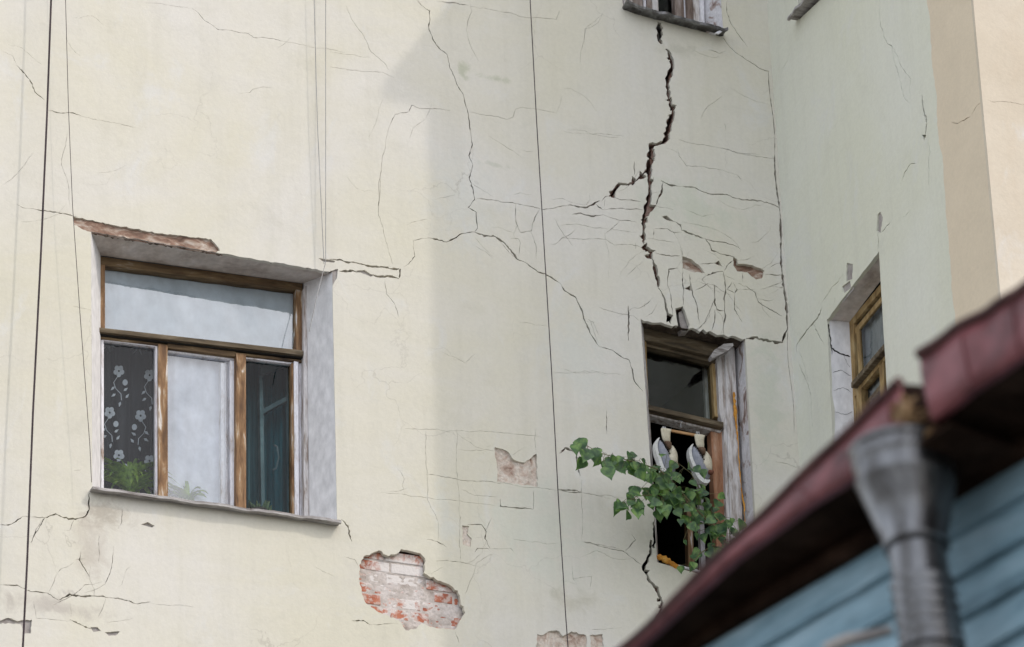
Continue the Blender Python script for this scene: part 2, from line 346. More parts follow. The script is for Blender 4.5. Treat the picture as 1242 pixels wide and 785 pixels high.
def chips(zf, pts, n):
    q = zf([p[:2] for p in pts])
    for _ in range(n):
        k = rnd.randrange(len(q)-1); t = rnd.random(); x = q[k][0]+(q[k+1][0]-q[k][0])*t; y = q[k][1]+(q[k+1][1]-q[k][1])*t
        sx = rnd.choice((-1, 1)); l = rnd.uniform(3, 7); h = rnd.uniform(2, 6)
        H1.append(rough_poly([(x-sx*2, y-h), (x+sx*l, y+rnd.uniform(-h, h)*.6), (x+sx*l*.5, y+h*.8), (x-sx*2, y+h)], plM, rnd, .5, 2))
chips(Z3, [(545, 268), (560, 340), (533, 410), (548, 500), (565, 575), (538, 660), (480, 722)], 7)
chips(Z4, [(360, 0), (354, 120), (342, 240), (330, 378), (368, 455), (388, 550), (434, 695)], 9); chips(Z4, [(330, 98), (268, 144), (205, 184)], 3); chips(Z6, [(322, 450), (298, 498), (345, 572), (360, 658)], 4)
# the great crack under the top window
wide(Z3, [(497, 112, 28), (494, 160, 27), (496, 205, 26), (508, 222, 10)])
wide(Z3, [(528, 245, 10), (545, 268, 18), (558, 310, 22), (560, 340, 24), (545, 375, 27), (533, 410, 25), (537, 450, 20), (548, 500, 19), (563, 545, 24), (565, 575, 25), (545, 620, 36), (538, 660, 28), (535, 690, 30), (515, 712, 20), (480, 722, 14), (455, 730, 26), (458, 785, 28)])
wide(Z4, [(360, 0, 22), (356, 60, 26), (352, 120, 14), (354, 170, 15), (350, 205, 20), (342, 240, 24), (332, 270, 20), (329, 320, 13), (330, 378, 8)])
wide(Z4, [(332, 380, 5), (345, 396, 14), (356, 410, 16), (362, 430, 6), (368, 455, 12), (376, 485, 22), (386, 510, 20), (388, 550, 7)])
wide(Z4, [(388, 552, 4), (402, 575, 5), (414, 602, 9), (422, 640, 11), (432, 672, 12), (434, 695, 8)])
wide(Z4, [(352, 78, 12), (330, 98, 6), (300, 128, 6), (268, 144, 8), (235, 142, 16), (220, 160, 12), (205, 184, 14), (192, 190, 4)])
wide(Z6, [(326, 400, 8), (322, 450, 10), (305, 482, 12), (298, 498, 13), (312, 530, 9), (322, 550, 12), (345, 572, 16), (355, 600, 11), (366, 625, 9), (360, 658, 9), (348, 672, 14), (347, 690, 12)])
wide(Z6, [(334, 335, 6), (338, 380, 9), (336, 430, 8)])
BRK = [hole(Z4, [(483, 428), (520, 440), (555, 470), (572, 495), (520, 490), (485, 475)]),
       hole(Z4, [(685, 430), (700, 440), (703, 458), (760, 462), (808, 485), (800, 515), (775, 520), (740, 492), (700, 488), (685, 465)])]
hole(Z4, [(400, 270), (420, 266), (450, 292), (425, 286)], amp=.3)
hole(Z4, [(610, 456), (628, 445), (642, 470)], amp=.3)
hole(Z4, [(345, 398), (378, 404), (356, 418)], amp=.3)
hole(Z4, [(340, 220), (380, 226), (362, 250), (338, 262)], amp=.3)
hole(Z4, [(490, 556), (515, 544), (520, 566)], amp=.2)
hole(Z4, [(455, 635), (485, 626), (512, 700), (505, 740), (470, 745)], amp=.4)
P1 = hole(ZL, [(106, 490), (122, 458), (150, 448), (176, 437), (212, 457), (240, 450), (256, 432), (325, 447), (342, 466), (338, 518), (380, 540), (415, 555), (460, 582), (470, 620), (487, 660), (462, 700), (447, 722), (370, 712), (330, 700), (312, 718), (272, 724), (246, 688), (185, 662), (150, 642), (128, 625), (108, 560)], amp=1.3)
H2.append([plM(p[0]+(p[0]-496)*.04, p[1]+(p[1]-712)*.04) for p in P1])
P2 = hole(ZL, [(592, 66), (636, 80), (662, 112), (700, 122), (742, 90), (745, 160), (748, 208), (680, 200), (602, 190), (600, 130)], amp=.9)
P3 = hole(ZL, [(476, 348), (500, 350), (494, 378), (510, 395), (505, 425), (478, 415)], amp=.5)
P4 = hole(ZL, [(745, 738), (765, 742), (785, 728), (815, 724), (838, 745), (868, 728), (920, 742), (925, 800), (740, 800)], amp=1.1)
P5 = hole(ZL, [(935, 742), (980, 738), (985, 800), (940, 800)], amp=.8)
P6 = hole(zz(1, 0, 0), [(88, 262), (103, 266), (150, 275), (200, 284), (256, 290), (267, 304), (258, 308), (200, 300), (150, 292), (112, 283), (90, 273)], amp=.8)
P7 = hole(ZB, [(325, 712), (350, 712), (362, 725), (335, 729)], amp=.4); P8 = hole(ZB, [(375, 730), (430, 727), (415, 742), (390, 743)], amp=.4)
P9 = hole(ZB, [(505, 343), (530, 335), (555, 348), (545, 355), (520, 348)], amp=.4)
P10 = hole(ZB, [(-10, 690), (30, 678), (60, 690), (115, 685), (110, 735), (85, 735), (75, 702), (30, 697), (-10, 702)], amp=.8)
P11 = hole(ZV, [(905, 186), (965, 196), (962, 203), (925, 200)], amp=.4); P12 = hole(ZV, [(1040, 232), (1070, 229), (1095, 246), (1085, 250)], amp=.3)
P13 = hole(ZV, [(948, 232), (976, 226), (972, 258), (955, 290), (948, 262)], amp=.4)
Q1 = hole(Z7, [(326, 680), (334, 671), (342, 690), (335, 740), (322, 733)], 'w', .3); Q2 = hole(Z8, [(228, 206), (247, 210), (245, 258), (225, 266)], 'w', .4)
Q3 = hole(Z8, [(238, 262), (242, 285), (218, 305), (213, 282)], 'w', .4); Q4 = hole(Z7, [(466, 428), (480, 428), (474, 446)], 'w', .2)
C3 = [(4, [(830, 0), (832, 60), (850, 110), (880, 160), (910, 200), (935, 235)]), (5, [(815, 190), (850, 240), (900, 280), (950, 310), (1000, 345), (1060, 365), (1075, 400), (1077, 480), (1085, 560), (1095, 640), (1095, 750), (1092, 785)]),
 (2, [(680, 230), (660, 245), (700, 270), (760, 290), (800, 285)]), (4, [(740, 250), (800, 268), (830, 255)]), (1, [(220, 50), (190, 110), (150, 140), (120, 145), (120, 200), (100, 260), (98, 330)]),
 (1, [(700, 600), (740, 530), (810, 480)]), (2, [(525, 740), (580, 760), (592, 785)]), (3, [(590, 700), (700, 725), (790, 740), (880, 765), (1000, 778)]), (5, [(822, 620), (828, 655)]), (1, [(30, 650), (120, 655), (150, 670), (300, 690)]), (1, [(850, 440), (960, 500), (1040, 520)])]
C4 = [(2, [(640, 0), (700, 20), (790, 33), (860, 40)]), (2, [(465, 0), (470, 30), (500, 70), (560, 72), (640, 85), (700, 105), (720, 130)]), (8, [(398, 128), (430, 145), (470, 152)]),
 (3.5, [(470, 152), (530, 155), (600, 182), (660, 183), (720, 205), (800, 210), (850, 225), (885, 245)]), (6, [(405, 130), (402, 170), (385, 205), (378, 232)]), (1.5, [(375, 230), (450, 245)]),
 (6, [(450, 290), (475, 305), (480, 325), (520, 340), (570, 357)]), (3, [(570, 357), (640, 372), (690, 385), (715, 400)]), (1.5, [(480, 292), (560, 308), (640, 335), (700, 380), (715, 410)]), (2.5, [(370, 320), (420, 318), (450, 335), (480, 333)]), (2.5, [(370, 320), (368, 355)]), (2, [(340, 355), (400, 365), (450, 372)]),
 (6, [(575, 360), (595, 390), (600, 405), (640, 420), (690, 430)]), (3, [(375, 415), (420, 425), (480, 428)]), (3, [(555, 460), (612, 453)]), (3.5, [(810, 500), (870, 502), (905, 505)]),
 (5, [(570, 495), (580, 505), (620, 490), (645, 488)]), (3, [(645, 488), (665, 460), (690, 440)]), (3, [(480, 395), (482, 430)]),
 (6, [(885, 30), (890, 100), (900, 160), (903, 230), (888, 260)]), (9, [(888, 260), (890, 330), (895, 400), (898, 470), (910, 500), (908, 600), (910, 650), (905, 710)]), (11, [(905, 710), (890, 740), (880, 770), (830, 765), (770, 750), (735, 755)]),
 (2, [(890, 450), (850, 460), (820, 480)]), (4, [(425, 550), (430, 480), (465, 475)]), (2.5, [(425, 540), (440, 610), (445, 670)]), (4, [(485, 490), (487, 620)]), (3.5, [(510, 500), (520, 560), (540, 620), (550, 700)]),
 (4, [(645, 490), (655, 560), (650, 640), (648, 740)]), (5, [(610, 540), (612, 620), (620, 640), (650, 645)]), (3.5, [(612, 640), (610, 690), (598, 725)]), (2, [(580, 500), (560, 520), (600, 560), (612, 575)]),
 (5, [(705, 535), (730, 548)]), (3, [(730, 545), (770, 570), (785, 610), (830, 640), (880, 665)]), (3, [(680, 530), (660, 560), (690, 575), (700, 560), (684, 532)]), (2, [(705, 560), (770, 560)]),
 (3, [(690, 575), (690, 640), (720, 690)]), (2, [(100, 675), (130, 690), (150, 740)]), (2, [(150, 630), (230, 655), (290, 665), (315, 685)]),
 (4, [(292, 50), (292, 105)]), (5, [(268, 625), (268, 765)]), (4, [(296, 375), (297, 398)]), (4, [(333, 615), (334, 632)]), (4, [(368, 115), (367, 137)]),
 (6, [(30, 225), (60, 230), (105, 235), (135, 215), (155, 208)]), (7, [(135, 218), (150, 232), (165, 243)]), (2.5, [(165, 243), (200, 240), (300, 240), (330, 245)]), (2.5, [(160, 215), (180, 190), (200, 190), (240, 205), (320, 212)]), (2, [(175, 195), (172, 232)]),
 (6, [(45, 262), (80, 257), (120, 270), (170, 263)]), (2.5, [(170, 265), (230, 285), (300, 293)]), (1.5, [(0, 305), (60, 300), (130, 315), (300, 335)]), (2, [(0, 355), (60, 358), (180, 362), (215, 385), (300, 385), (330, 400)]),
 (1, [(330, 450), (300, 470), (260, 510)]), (2, [(690, 520), (640, 500)]), (3, [(720, 490), (722, 530)]), (2, [(500, 245), (560, 270), (610, 262)]), (2, [(350, 180), (395, 172)])]
C5 = [(7, [(0, 580), (20, 565), (55, 585)]), (4, [(65, 590), (68, 640), (80, 680)]), (5, [(0, 735), (80, 745)]), (2, [(80, 745), (200, 770)]), (3, [(908, 90), (925, 190), (945, 280), (960, 380), (975, 450), (985, 520)]), (2, [(850, 620), (900, 630), (960, 655)]), (4, [(181, 420), (182, 510)]), (3, [(820, 217), (832, 219)]), (1.5, [(0, 250), (60, 270), (150, 265), (250, 280)]), (3, [(165, 375), (165, 390)])]
C6 = [(3, [(255, 380), (270, 400), (230, 440)]), (3, [(75, 405), (150, 425), (225, 440), (250, 460), (300, 495)]), (1.5, [(100, 720), (220, 715)]), (1.5, [(40, 480), (45, 540), (60, 560)]), (1, [(0, 545), (60, 560)])]
CL = [(2.2, [(345, 165), (470, 185), (600, 195), (740, 212), (820, 222)]), (6, [(820, 220), (905, 228)]), (2.2, [(905, 228), (1060, 250)]), (1.5, [(180, 230), (350, 248), (480, 263), (600, 278)]), (5, [(612, 253), (613, 278), (730, 290)]), (2.5, [(733, 215), (732, 290)]),
 (1.5, [(455, 0), (458, 170), (465, 260), (467, 350), (470, 480)]), (1.5, [(345, 0), (350, 160), (350, 250), (390, 340), (390, 400)]), (1.2, [(460, 75), (560, 80)]), (1.2, [(740, 0), (740, 90)]),
 (3.5, [(350, 398), (385, 405), (420, 425)]), (2.5, [(380, 475), (475, 480), (540, 495)]), (4, [(495, 345), (545, 345), (562, 370), (558, 395), (575, 430)]), (3.5, [(520, 445), (530, 430), (570, 430)]), (1.5, [(570, 430), (650, 430), (665, 450)]),
 (1, [(650, 395), (780, 415), (830, 410)]), (2, [(905, 408), (1050, 435)]), (1.5, [(905, 180), (905, 400)]), (5, [(825, 90), (845, 70), (885, 85), (890, 130), (897, 170)]), (7, [(40, 325), (65, 350), (80, 405)]),
 (5, [(80, 690), (120, 690), (150, 705)]), (2.5, [(150, 705), (245, 700)]), (3, [(450, 730), (465, 770)]), (1.5, [(270, 0), (560, 10), (760, 30)]), (1.5, [(560, 370), (580, 320)]), (1.5, [(470, 215), (520, 240), (600, 245)]), (2, [(560, 66), (580, 62)]), (2, [(50, 460), (90, 470), (105, 500)]), (1, [(865, 540), (940, 530), (935, 580)])]
CC = [(4, [(455, 0), (443, 40), (455, 80), (460, 110), (440, 135), (465, 150), (470, 200), (458, 215)]), (5, [(458, 213), (415, 220), (370, 245), (310, 232)]), (2.5, [(310, 232), (265, 240), (270, 290), (250, 315), (235, 325)]),
 (3, [(465, 105), (520, 112), (580, 120), (640, 132), (680, 142), (740, 130), (760, 130)]), (7, [(460, 213), (490, 225), (525, 228), (550, 245), (575, 270), (595, 300), (620, 310)]), (6, [(620, 310), (660, 340), (690, 350), (730, 375)]), (5, [(730, 375), (745, 400), (780, 420), (800, 460), (810, 495), (830, 540), (855, 577)]), (4, [(855, 577), (900, 590), (950, 620), (965, 680), (995, 720)]),
 (3, [(575, 235), (600, 235), (605, 250), (600, 290)]), (2.5, [(590, 120), (590, 180), (605, 215), (640, 210), (655, 160), (668, 140)]), (2, [(640, 215), (655, 260), (655, 300)]), (2.5, [(535, 240), (570, 280), (600, 300)]), (1.6, [(160, 20), (155, 160), (175, 230), (200, 315)]), (2, [(175, 365), (180, 410), (205, 440), (220, 490)]),
 (1, [(245, 190), (320, 170)]), (1, [(330, 110), (400, 95)]), (7, [(0, 300), (60, 310), (225, 332)]), (9, [(225, 330), (220, 358)]), (8, [(30, 338), (100, 340), (130, 350), (220, 362)]), (1.2, [(450, 250), (500, 280), (520, 300)]), (1.2, [(600, 500), (690, 510)]), (1.5, [(810, 495), (830, 500), (850, 560)]), (1, [(350, 590), (430, 630), (460, 600)]), (1.4, [(700, 660), (840, 655), (880, 670)])]
CT = [(4, [(320, 0), (335, 20), (365, 40), (362, 100), (380, 150), (430, 200), (440, 250), (465, 310), (490, 350), (505, 410), (515, 480), (522, 530), (510, 570), (524, 604)]), (3.5, [(390, 5), (430, 10), (510, 22)]), (2.2, [(510, 22), (600, 38), (730, 65), (830, 72), (840, 40)]),
 (1.6, [(510, 0), (520, 40), (500, 110), (520, 180), (545, 225)]), (2, [(60, 20), (80, 70), (120, 125), (150, 190), (200, 230), (215, 255)]), (1, [(0, 190), (60, 200), (150, 210)]), (2, [(0, 245), (100, 258), (195, 265), (235, 285)]), (2.5, [(440, 405), (330, 398), (300, 385), (290, 410), (240, 418), (220, 460), (205, 515)]), (1.8, [(205, 515), (190, 600), (180, 700), (178, 785)]),
 (2.2, [(510, 410), (570, 422), (650, 438), (670, 430), (680, 400), (700, 393), (830, 415)]), (1.2, [(830, 415), (850, 350)]), (1.2, [(850, 480), (950, 490), (1080, 500)]), (1.2, [(925, 160), (940, 100), (990, 60)]), (1.2, [(700, 550), (760, 555)])]
CA = [(1.2, [(520, 10), (690, 30)]), (3, [(690, 30), (730, 70), (780, 105), (890, 120), (910, 135), (950, 135), (1030, 152)]), (1.6, [(1030, 152), (1130, 172), (1240, 190)]), (1.6, [(0, 180), (45, 200), (60, 235)]), (5, [(60, 235), (90, 265), (115, 300), (125, 330), (160, 360)]), (4, [(172, 395), (210, 405), (260, 405), (300, 418)]), (1.8, [(300, 418), (400, 440), (490, 458)]),
 (1.6, [(240, 480), (220, 590), (240, 640), (250, 740)]), (3, [(60, 730), (80, 745), (110, 748)]), (4, [(110, 748), (170, 758), (280, 780)])]
CB = [(5, [(0, 345), (30, 345), (80, 315)]), (6, [(160, 320), (200, 305), (230, 320), (270, 325), (305, 315), (320, 290), (320, 230)]), (3, [(80, 315), (160, 320), (135, 365), (110, 410)]), (2, [(265, 325), (250, 365), (230, 365)]), (4, [(290, 440), (285, 470), (320, 530)]), (3, [(270, 470), (305, 465)]),
 (4, [(0, 560), (60, 562), (110, 585), (170, 590), (210, 615)]), (7, [(210, 615), (250, 595), (330, 600), (390, 605)]), (4, [(390, 605), (430, 610), (490, 628), (540, 622)]), (5, [(250, 685), (300, 708), (330, 720)]), (1.2, [(540, 625), (700, 640)]), (1.5, [(1130, 495), (1200, 530)]), (2, [(355, 380), (355, 480)]), (2, [(265, 150), (290, 148)]), (3, [(110, 410), (130, 360), (150, 330)]), (1.5, [(120, 620), (130, 680), (250, 690)]), (1.5, [(250, 620), (255, 680)]), (1.2, [(380, 610), (350, 680)])]
for zf, lst in ((Z3, C3), (Z4, C4), (Z5, C5), (Z6, C6), (ZL, CL), (ZC, CC), (ZT, CT), (ZA, CA), (ZB, CB)):
    for w_, p_ in lst: cr(zf, w_*(1.3 if lst is C4 else 1), p_)
rw_ = random.Random(17)
def web(x0, y0, x1, y1, n, w0, w1):
    for _ in range(n):
        x, y = rw_.uniform(x0, x1), rw_.uniform(y0, y1); a = rw_.choice((.15, .15, 1.5, 2.6))+rw_.gauss(0, .35); p = [(x, y)]
        for k in range(rw_.randint(3, 7)):
            a += rw_.gauss(0, .32); l = rw_.uniform(5, 13); x += math.cos(a)*l; y += math.sin(a)*l; p.append((x, y))
        H1.extend(crack_quads(p, rw_.uniform(w0, w1), plM, rw_))
web(790, 240, 940, 385, 20, .22, .5); web(690, 225, 790, 300, 5, .2, .4); web(560, 235, 680, 310, 7, .2, .45); web(20, 600, 190, 770, 7, .2, .55); web(430, 520, 720, 720, 8, .18, .35); web(0, 20, 760, 560, 16, .15, .3)
C7 = [(3, [(330, 0), (335, 80), (355, 138), (370, 145), (380, 200), (400, 270), (410, 310), (430, 330)]), (8, [(465, 300), (470, 340), (482, 390), (475, 430)]), (3, [(485, 445), (492, 480), (488, 590)]), (4, [(445, 518), (430, 520), (410, 550), (400, 585)]), (2, [(370, 145), (400, 210), (430, 250), (430, 320)]), (6, [(365, 705), (340, 735)]), (3, [(400, 690), (415, 685), (430, 665)]), (6, [(325, 740), (330, 785)]), (2, [(48, 170), (20, 240)]), (4, [(560, 388), (580, 392), (620, 370)]), (2.5, [(620, 370), (640, 335), (668, 316)])]
C8 = [(4, [(330, 130), (325, 165)]), (3, [(215, 240), (150, 330)]), (7, [(150, 345), (135, 380), (100, 420), (70, 465), (68, 490)]), (2, [(215, 240), (215, 310)]), (3.5, [(120, 395), (135, 430), (155, 465)]), (3.5, [(75, 520), (100, 580), (115, 640), (120, 740)]), (2.5, [(190, 310), (190, 340)]), (2, [(75, 480), (110, 590)])]
for w_, p_ in C7: cr(Z7, w_, p_, 'w')
for w_, p_ in C8: cr(Z8, w_, p_, 'w')

# ------------------------------------------------------------------ openings
def lerp2(a, b, t): return (a[0]+(b[0]-a[0])*t, a[1]+(b[1]-a[1])*t)
def jag(a, b, n, amp, rr):
    return [a]+[(lambda p: (p[0]+rr.uniform(-.4, .4)*amp, p[1]+rr.uniform(-1, 1)*amp))(lerp2(a, b, i/n)) for i in range(1, n)]+[b]
# outer corners on the wall face, inner corners on the frame plane (photo pixels): TL TR BR BL
ro = random.Random(11)
OPEN = {
 'w1': dict(pl=M, d=.25, out=[(110.5, 281), (403, 330), (409, 637), (112, 597)], inn=[(122, 310), (368, 344), (372, 655), (122, 622)], jt=.8, jn=60),
 'w2': dict(pl=M, d=.20, out=[(777, 387), (904, 411), (921, 716), (797, 682)], inn=[(782, 402), (890, 427), (906, 730), (800, 703)], jt=2.3, jn=30),
 'w3': dict(pl=M, d=.16, out=[(738, -190), (862, -162), (878, 44), (756, 12)], inn=[(744, -176), (842, -150), (858, 62), (758, 34)], jt=.6, jn=20),
 'w4': dict(pl=W, d=.14, out=[(1003, 388), (1066, 305), (1080, 545), (1015, 640)], inn=[(1030, 391), (1090, 312), (1104, 565), (1043, 655)], jt=.8, jn=20),
 'w5': dict(pl=W, d=.14, out=[(955, -190), (1014, -265), (1027, -30), (969, 24)], inn=[(980, -186), (1030, -255), (1044, -20), (990, 30)], jt=.5, jn=10),
}
for k, o in OPEN.items():
    a, b, c, d = o['out']; o['top'] = jag(a, b, o['jn'], o['jt'], ro)
    poly = o['top'] + jag(b, c, 14, .35, ro)[1:] + [d] + jag(d, a, 14, .35, ro)[1:-1]
    if o['pl'] is M: H1.append([plM(*p) for p in poly]); H2.append([plM(*p) for p in ((a[0]-22, a[1]-26), (b[0]+8, b[1]-26), (c[0]+8, c[1]+20), (d[0]-22, d[1]+20))])
    else: G1.append([plW(*p) for p in poly]); G2.append([plW(*p) for p in ((a[0]-9, a[1]-22), (b[0]+14, b[1]-48), (c[0]+14, c[1]), (d[0]-9, d[1]+30))])

def skin(name, rect, holes, to3, thick, m, parent, label=None):
    """one sheet of a wall with holes cut through it; to3(u,v,d) -> point at depth d"""
    vs, fs = [Vector(p) for p in rect], [list(range(4))]
    for h in holes:
        if len(h) < 3: continue
        if sum(h[i][0]*h[(i+1) % len(h)][1]-h[(i+1) % len(h)][0]*h[i][1] for i in range(len(h))) < 0: h = h[::-1]
        b = len(vs); vs += [Vector(p) for p in h]; fs.append(list(range(b, b+len(h))))
    V, E, F, _, _, OF = delaunay_2d_cdt(vs, [], fs, 0, 1e-6, True)
    keep = [f for f, of in zip(F, OF) if 0 in of and len(of) == 1]
    edge = {}
    for f in keep:
        for i in range(len(f)):
            a, b = f[i], f[(i+1) % len(f)]; edge[(a, b)] = edge.get((a, b), 0)+1
    me_v = [to3(p.x, p.y, 0) for p in V]; n = len(me_v); me_v += [to3(p.x, p.y, thick) for p in V]
    faces = [list(f) for f in keep]
    for (a, b) in edge:
        if (b, a) not in edge: faces.append([b, a, a+n, b+n])
    mb = MB(); used = sorted({i for f in faces for i in f}); mp = {k: i for i, k in enumerate(used)}
    mb.v = [Vector(me_v[i]) for i in used]; mb.f = [[mp[i] for i in f] for f in faces]; mb.m = [0]*len(faces); mb.sm = [False]*len(faces)
    o = mb.build(name, m, parent)
    if label: o['label'] = label
    return o
toM = lambda u, v, d: (u, d, v)
toW = lambda u, v, d: (XC+d, u, v)
bld = empty('apartment_building', (XC, 0, 0), 'old plastered apartment building with pale green cracked walls and a forward wing on the right', 'building')
TOPZ, X0 = 25.5, -9.0
skin('plaster_wall', [(X0, 0), (XC, 0), (XC, TOPZ), (X0, TOPZ)], H1, toM, .028, MP, bld, 'pale yellow green plaster wall with a long black crack')
core_h = H2
skin('brick_core', [(X0, 0), (XC, 0), (XC, TOPZ), (X0, TOPZ)], H2, lambda u, v, d: (u, .030+d, v), .13, MCORE, bld)
skin('crack_shade_back', [(X0, 0), (XC, 0), (XC, TOPZ), (X0, TOPZ)], [H2[-3], H2[-2], H2[-1]], lambda u, v, d: (u, .22+d, v), .05, MDARK, bld)  # near-black sheet behind the core; shade of the deep cracks as colour
WR = [(-WY, 0), (0, 0), (0, TOPZ), (-WY, TOPZ)]
# wing roof eave: height from the shadow it throws on the facade
def shadow_source(px, py, x=None, y=None):
    p = M(px, py); k = (-y)/math.cos(SUN_AZ)/math.cos(SUN_EL); return p + SUNV*k
tip = shadow_source(466, 118, y=-WY)
ZE = tip.z
print('WY', WY, 'XC', XC, 'tip', tip, 'corner', shadow_source(523, 300, y=-WY))
WR = [(-WY+.028, 0), (0, 0), (0, ZE), (-WY+.028, ZE)]
skin('wing_wall', WR, G1, toW, .028, MPR, bld, 'shaded pale green side wall of the wing with a beige strip')
skin('wing_core', [(-WY+.03, 0), (0, 0), (0, ZE), (-WY+.03, ZE)], G2, lambda u, v, d: (XC+.030+d, u, v), .13, MCORE, bld)
FH = []
mbq = crack_quads([(1197, 121), (1206, 124), (1213, 123), (1240, 127), (1262, 124)], .35, lambda x, y: (lambda v: (v.x, v.z))(on_plane(x, y, Vector((0, -WY, 0)), Vector((0, 1, 0)))), rnd)
skin('wing_front_wall', [(XC, 0), (XC+5, 0), (XC+5, ZE), (XC, ZE)], FH+mbq, lambda u, v, d: (u, -WY-.0+d, v), .028, MBG, bld, 'sunlit beige front wall of the wing')
mb = MB(); mb.face([(XC+.03, -WY+.04, 0), (XC+5, -WY+.04, 0), (XC+5, -WY+.04, ZE), (XC+.03, -WY+.04, ZE)]); mb.build('wing_front_core', MREND, bld)
mb = MB(); ov = max(.1, XC-tip.x)
mb.prism([(XC-ov, 0.3, ZE), (XC+5, .3, ZE), (XC+5, -WY-.02, ZE), (XC-ov, -WY-.02, ZE)], (0, 0, .12)); mb.build('wing_roof', MROOF, bld)
mb = MB(); mb.prism([(X0, -.3, TOPZ), (XC+.2, -.3, TOPZ), (XC+.2, 3, TOPZ), (X0, 3, TOPZ)], (0, 0, .12)); mb.build('main_roof', MROOF, bld)
mb = MB(); mb.face([(X0, 3, 0), (X0, 3, TOPZ), (X0, 0, TOPZ), (X0, 0, 0)]); mb.face([(X0, 3, 0), (XC+5, 3, 0), (XC+5, 3, TOPZ), (X0, 3, TOPZ)]); mb.build('rear_wall', MCORE, bld)

# rough backs of the broken patches
def backing(name, pts, depth, amp, m, pl=M, label=None, clip=None):
    xs = [p[0] for p in pts]; ys = [p[1] for p in pts]; cx, cy = sum(xs)/len(xs), sum(ys)/len(ys)
    P = [pl(p[0], p[1]) for p in pts]; u = (lambda v: v.x) if pl is M else (lambda v: v.y)
    u0, u1 = min(map(u, P))-.02, max(map(u, P))+.02; z0, z1 = min(p.z for p in P)-.02, max(p.z for p in P)+.02
    n, mm = max(4, int((u1-u0)/.012)), max(4, int((z1-z0)/.012)); rows = []
    for j in range(mm+1):
        r = []
        for i in range(n+1):
            a, z = u0+(u1-u0)*i/n, z0+(z1-z0)*j/mm
            h = noise.fractal(Vector((a*9, z*9, 1.7)), 1, 2, 4)*amp + math.copysign(amp*.5, noise.noise(Vector((a*5, z*7, 4))))
            dd = max(.004, depth+h)
            if clip: a, z = clip(a, z)
            r.append((a, dd, z) if pl is M else (XC+dd, a, z))
        rows.append(r)
    b = MB(); b.grid(rows); o = b.build(name, m, bld)
    if label: o['label'] = label
    return o
backing('render_patch', P2, .013, .008, MREND, label='bared pinkish undercoat with torn edges'); backing('render_patch', P3, .008, .003, MREND)
backing('render_patch', P4, .014, .008, MREND); backing('render_patch', P5, .012, .004, MREND); O1, O2, O3 = M(110.5, 281), M(403, 330), M(409, 637)
backing('lintel_patch', P6, .014, .005, MRUST, clip=lambda a, z: (a, max(z, O1.z+(O2.z-O1.z)*(a-O1.x)/(O2.x-O1.x)-.006)), label='rusty brown strip of lintel laid bare')
for p_ in (P7, P8, P9, P10, P11, P12): backing('render_patch', p_, .012, .003, MGREY)
backing('render_patch', P13, .012, .003, MGREY, clip=lambda a, z: (max(a, O2.x), z))
backing('render_patch', Q1, .01, .002, MGREY, W); backing('render_patch', Q2, .01, .002, MGREY, W); backing('render_patch', Q3, .01, .002, MGREY, W)
for p_ in BRK: backing('render_patch', p_, .024, .006, MRUST)
# brickwork in the big patch
b1 = MB(); b2 = MB(); rb = random.Random(5)
A, B = M(432, 664), M(566, 768)
ux = Vector((1, 0, -.0))
z = B.z-.03; row = 0
while z < A.z+.02:
    x = A.x - rb.uniform(.02, .12) + (row % 2)*.03
    while x < B.x-.02:
        l = .245 if (row % 2 == 0) else rb.choice((.118, .118, .245))
        d = .034+rb.uniform(-.002, .004); j = rb.uniform(-.004, .004)
        b1.prism([(x, d, z), (x+l, d+j, z), (x+l, d+j, z+.066), (x, d, z+.066)], (0, .05, 0)); x += l+.013
    z += .078; row += 1
o = b1.build('exposed_brickwork', MBRICK, bld, bevel=.004); o['label'] = 'bared red bricks smeared with lime'
n1 = MB(); rows = []
for j in range(60):
    rows.append([(A.x-.05+(B.x-A.x+.1)*i/80, .0368+noise.noise(Vector((i*.35, j*.5, 0)))*.0045, B.z-.03+(A.z-B.z+.05)*j/59) for i in range(81)])
n1.grid(rows); n1.build('brick_mortar', MMORT, bld)

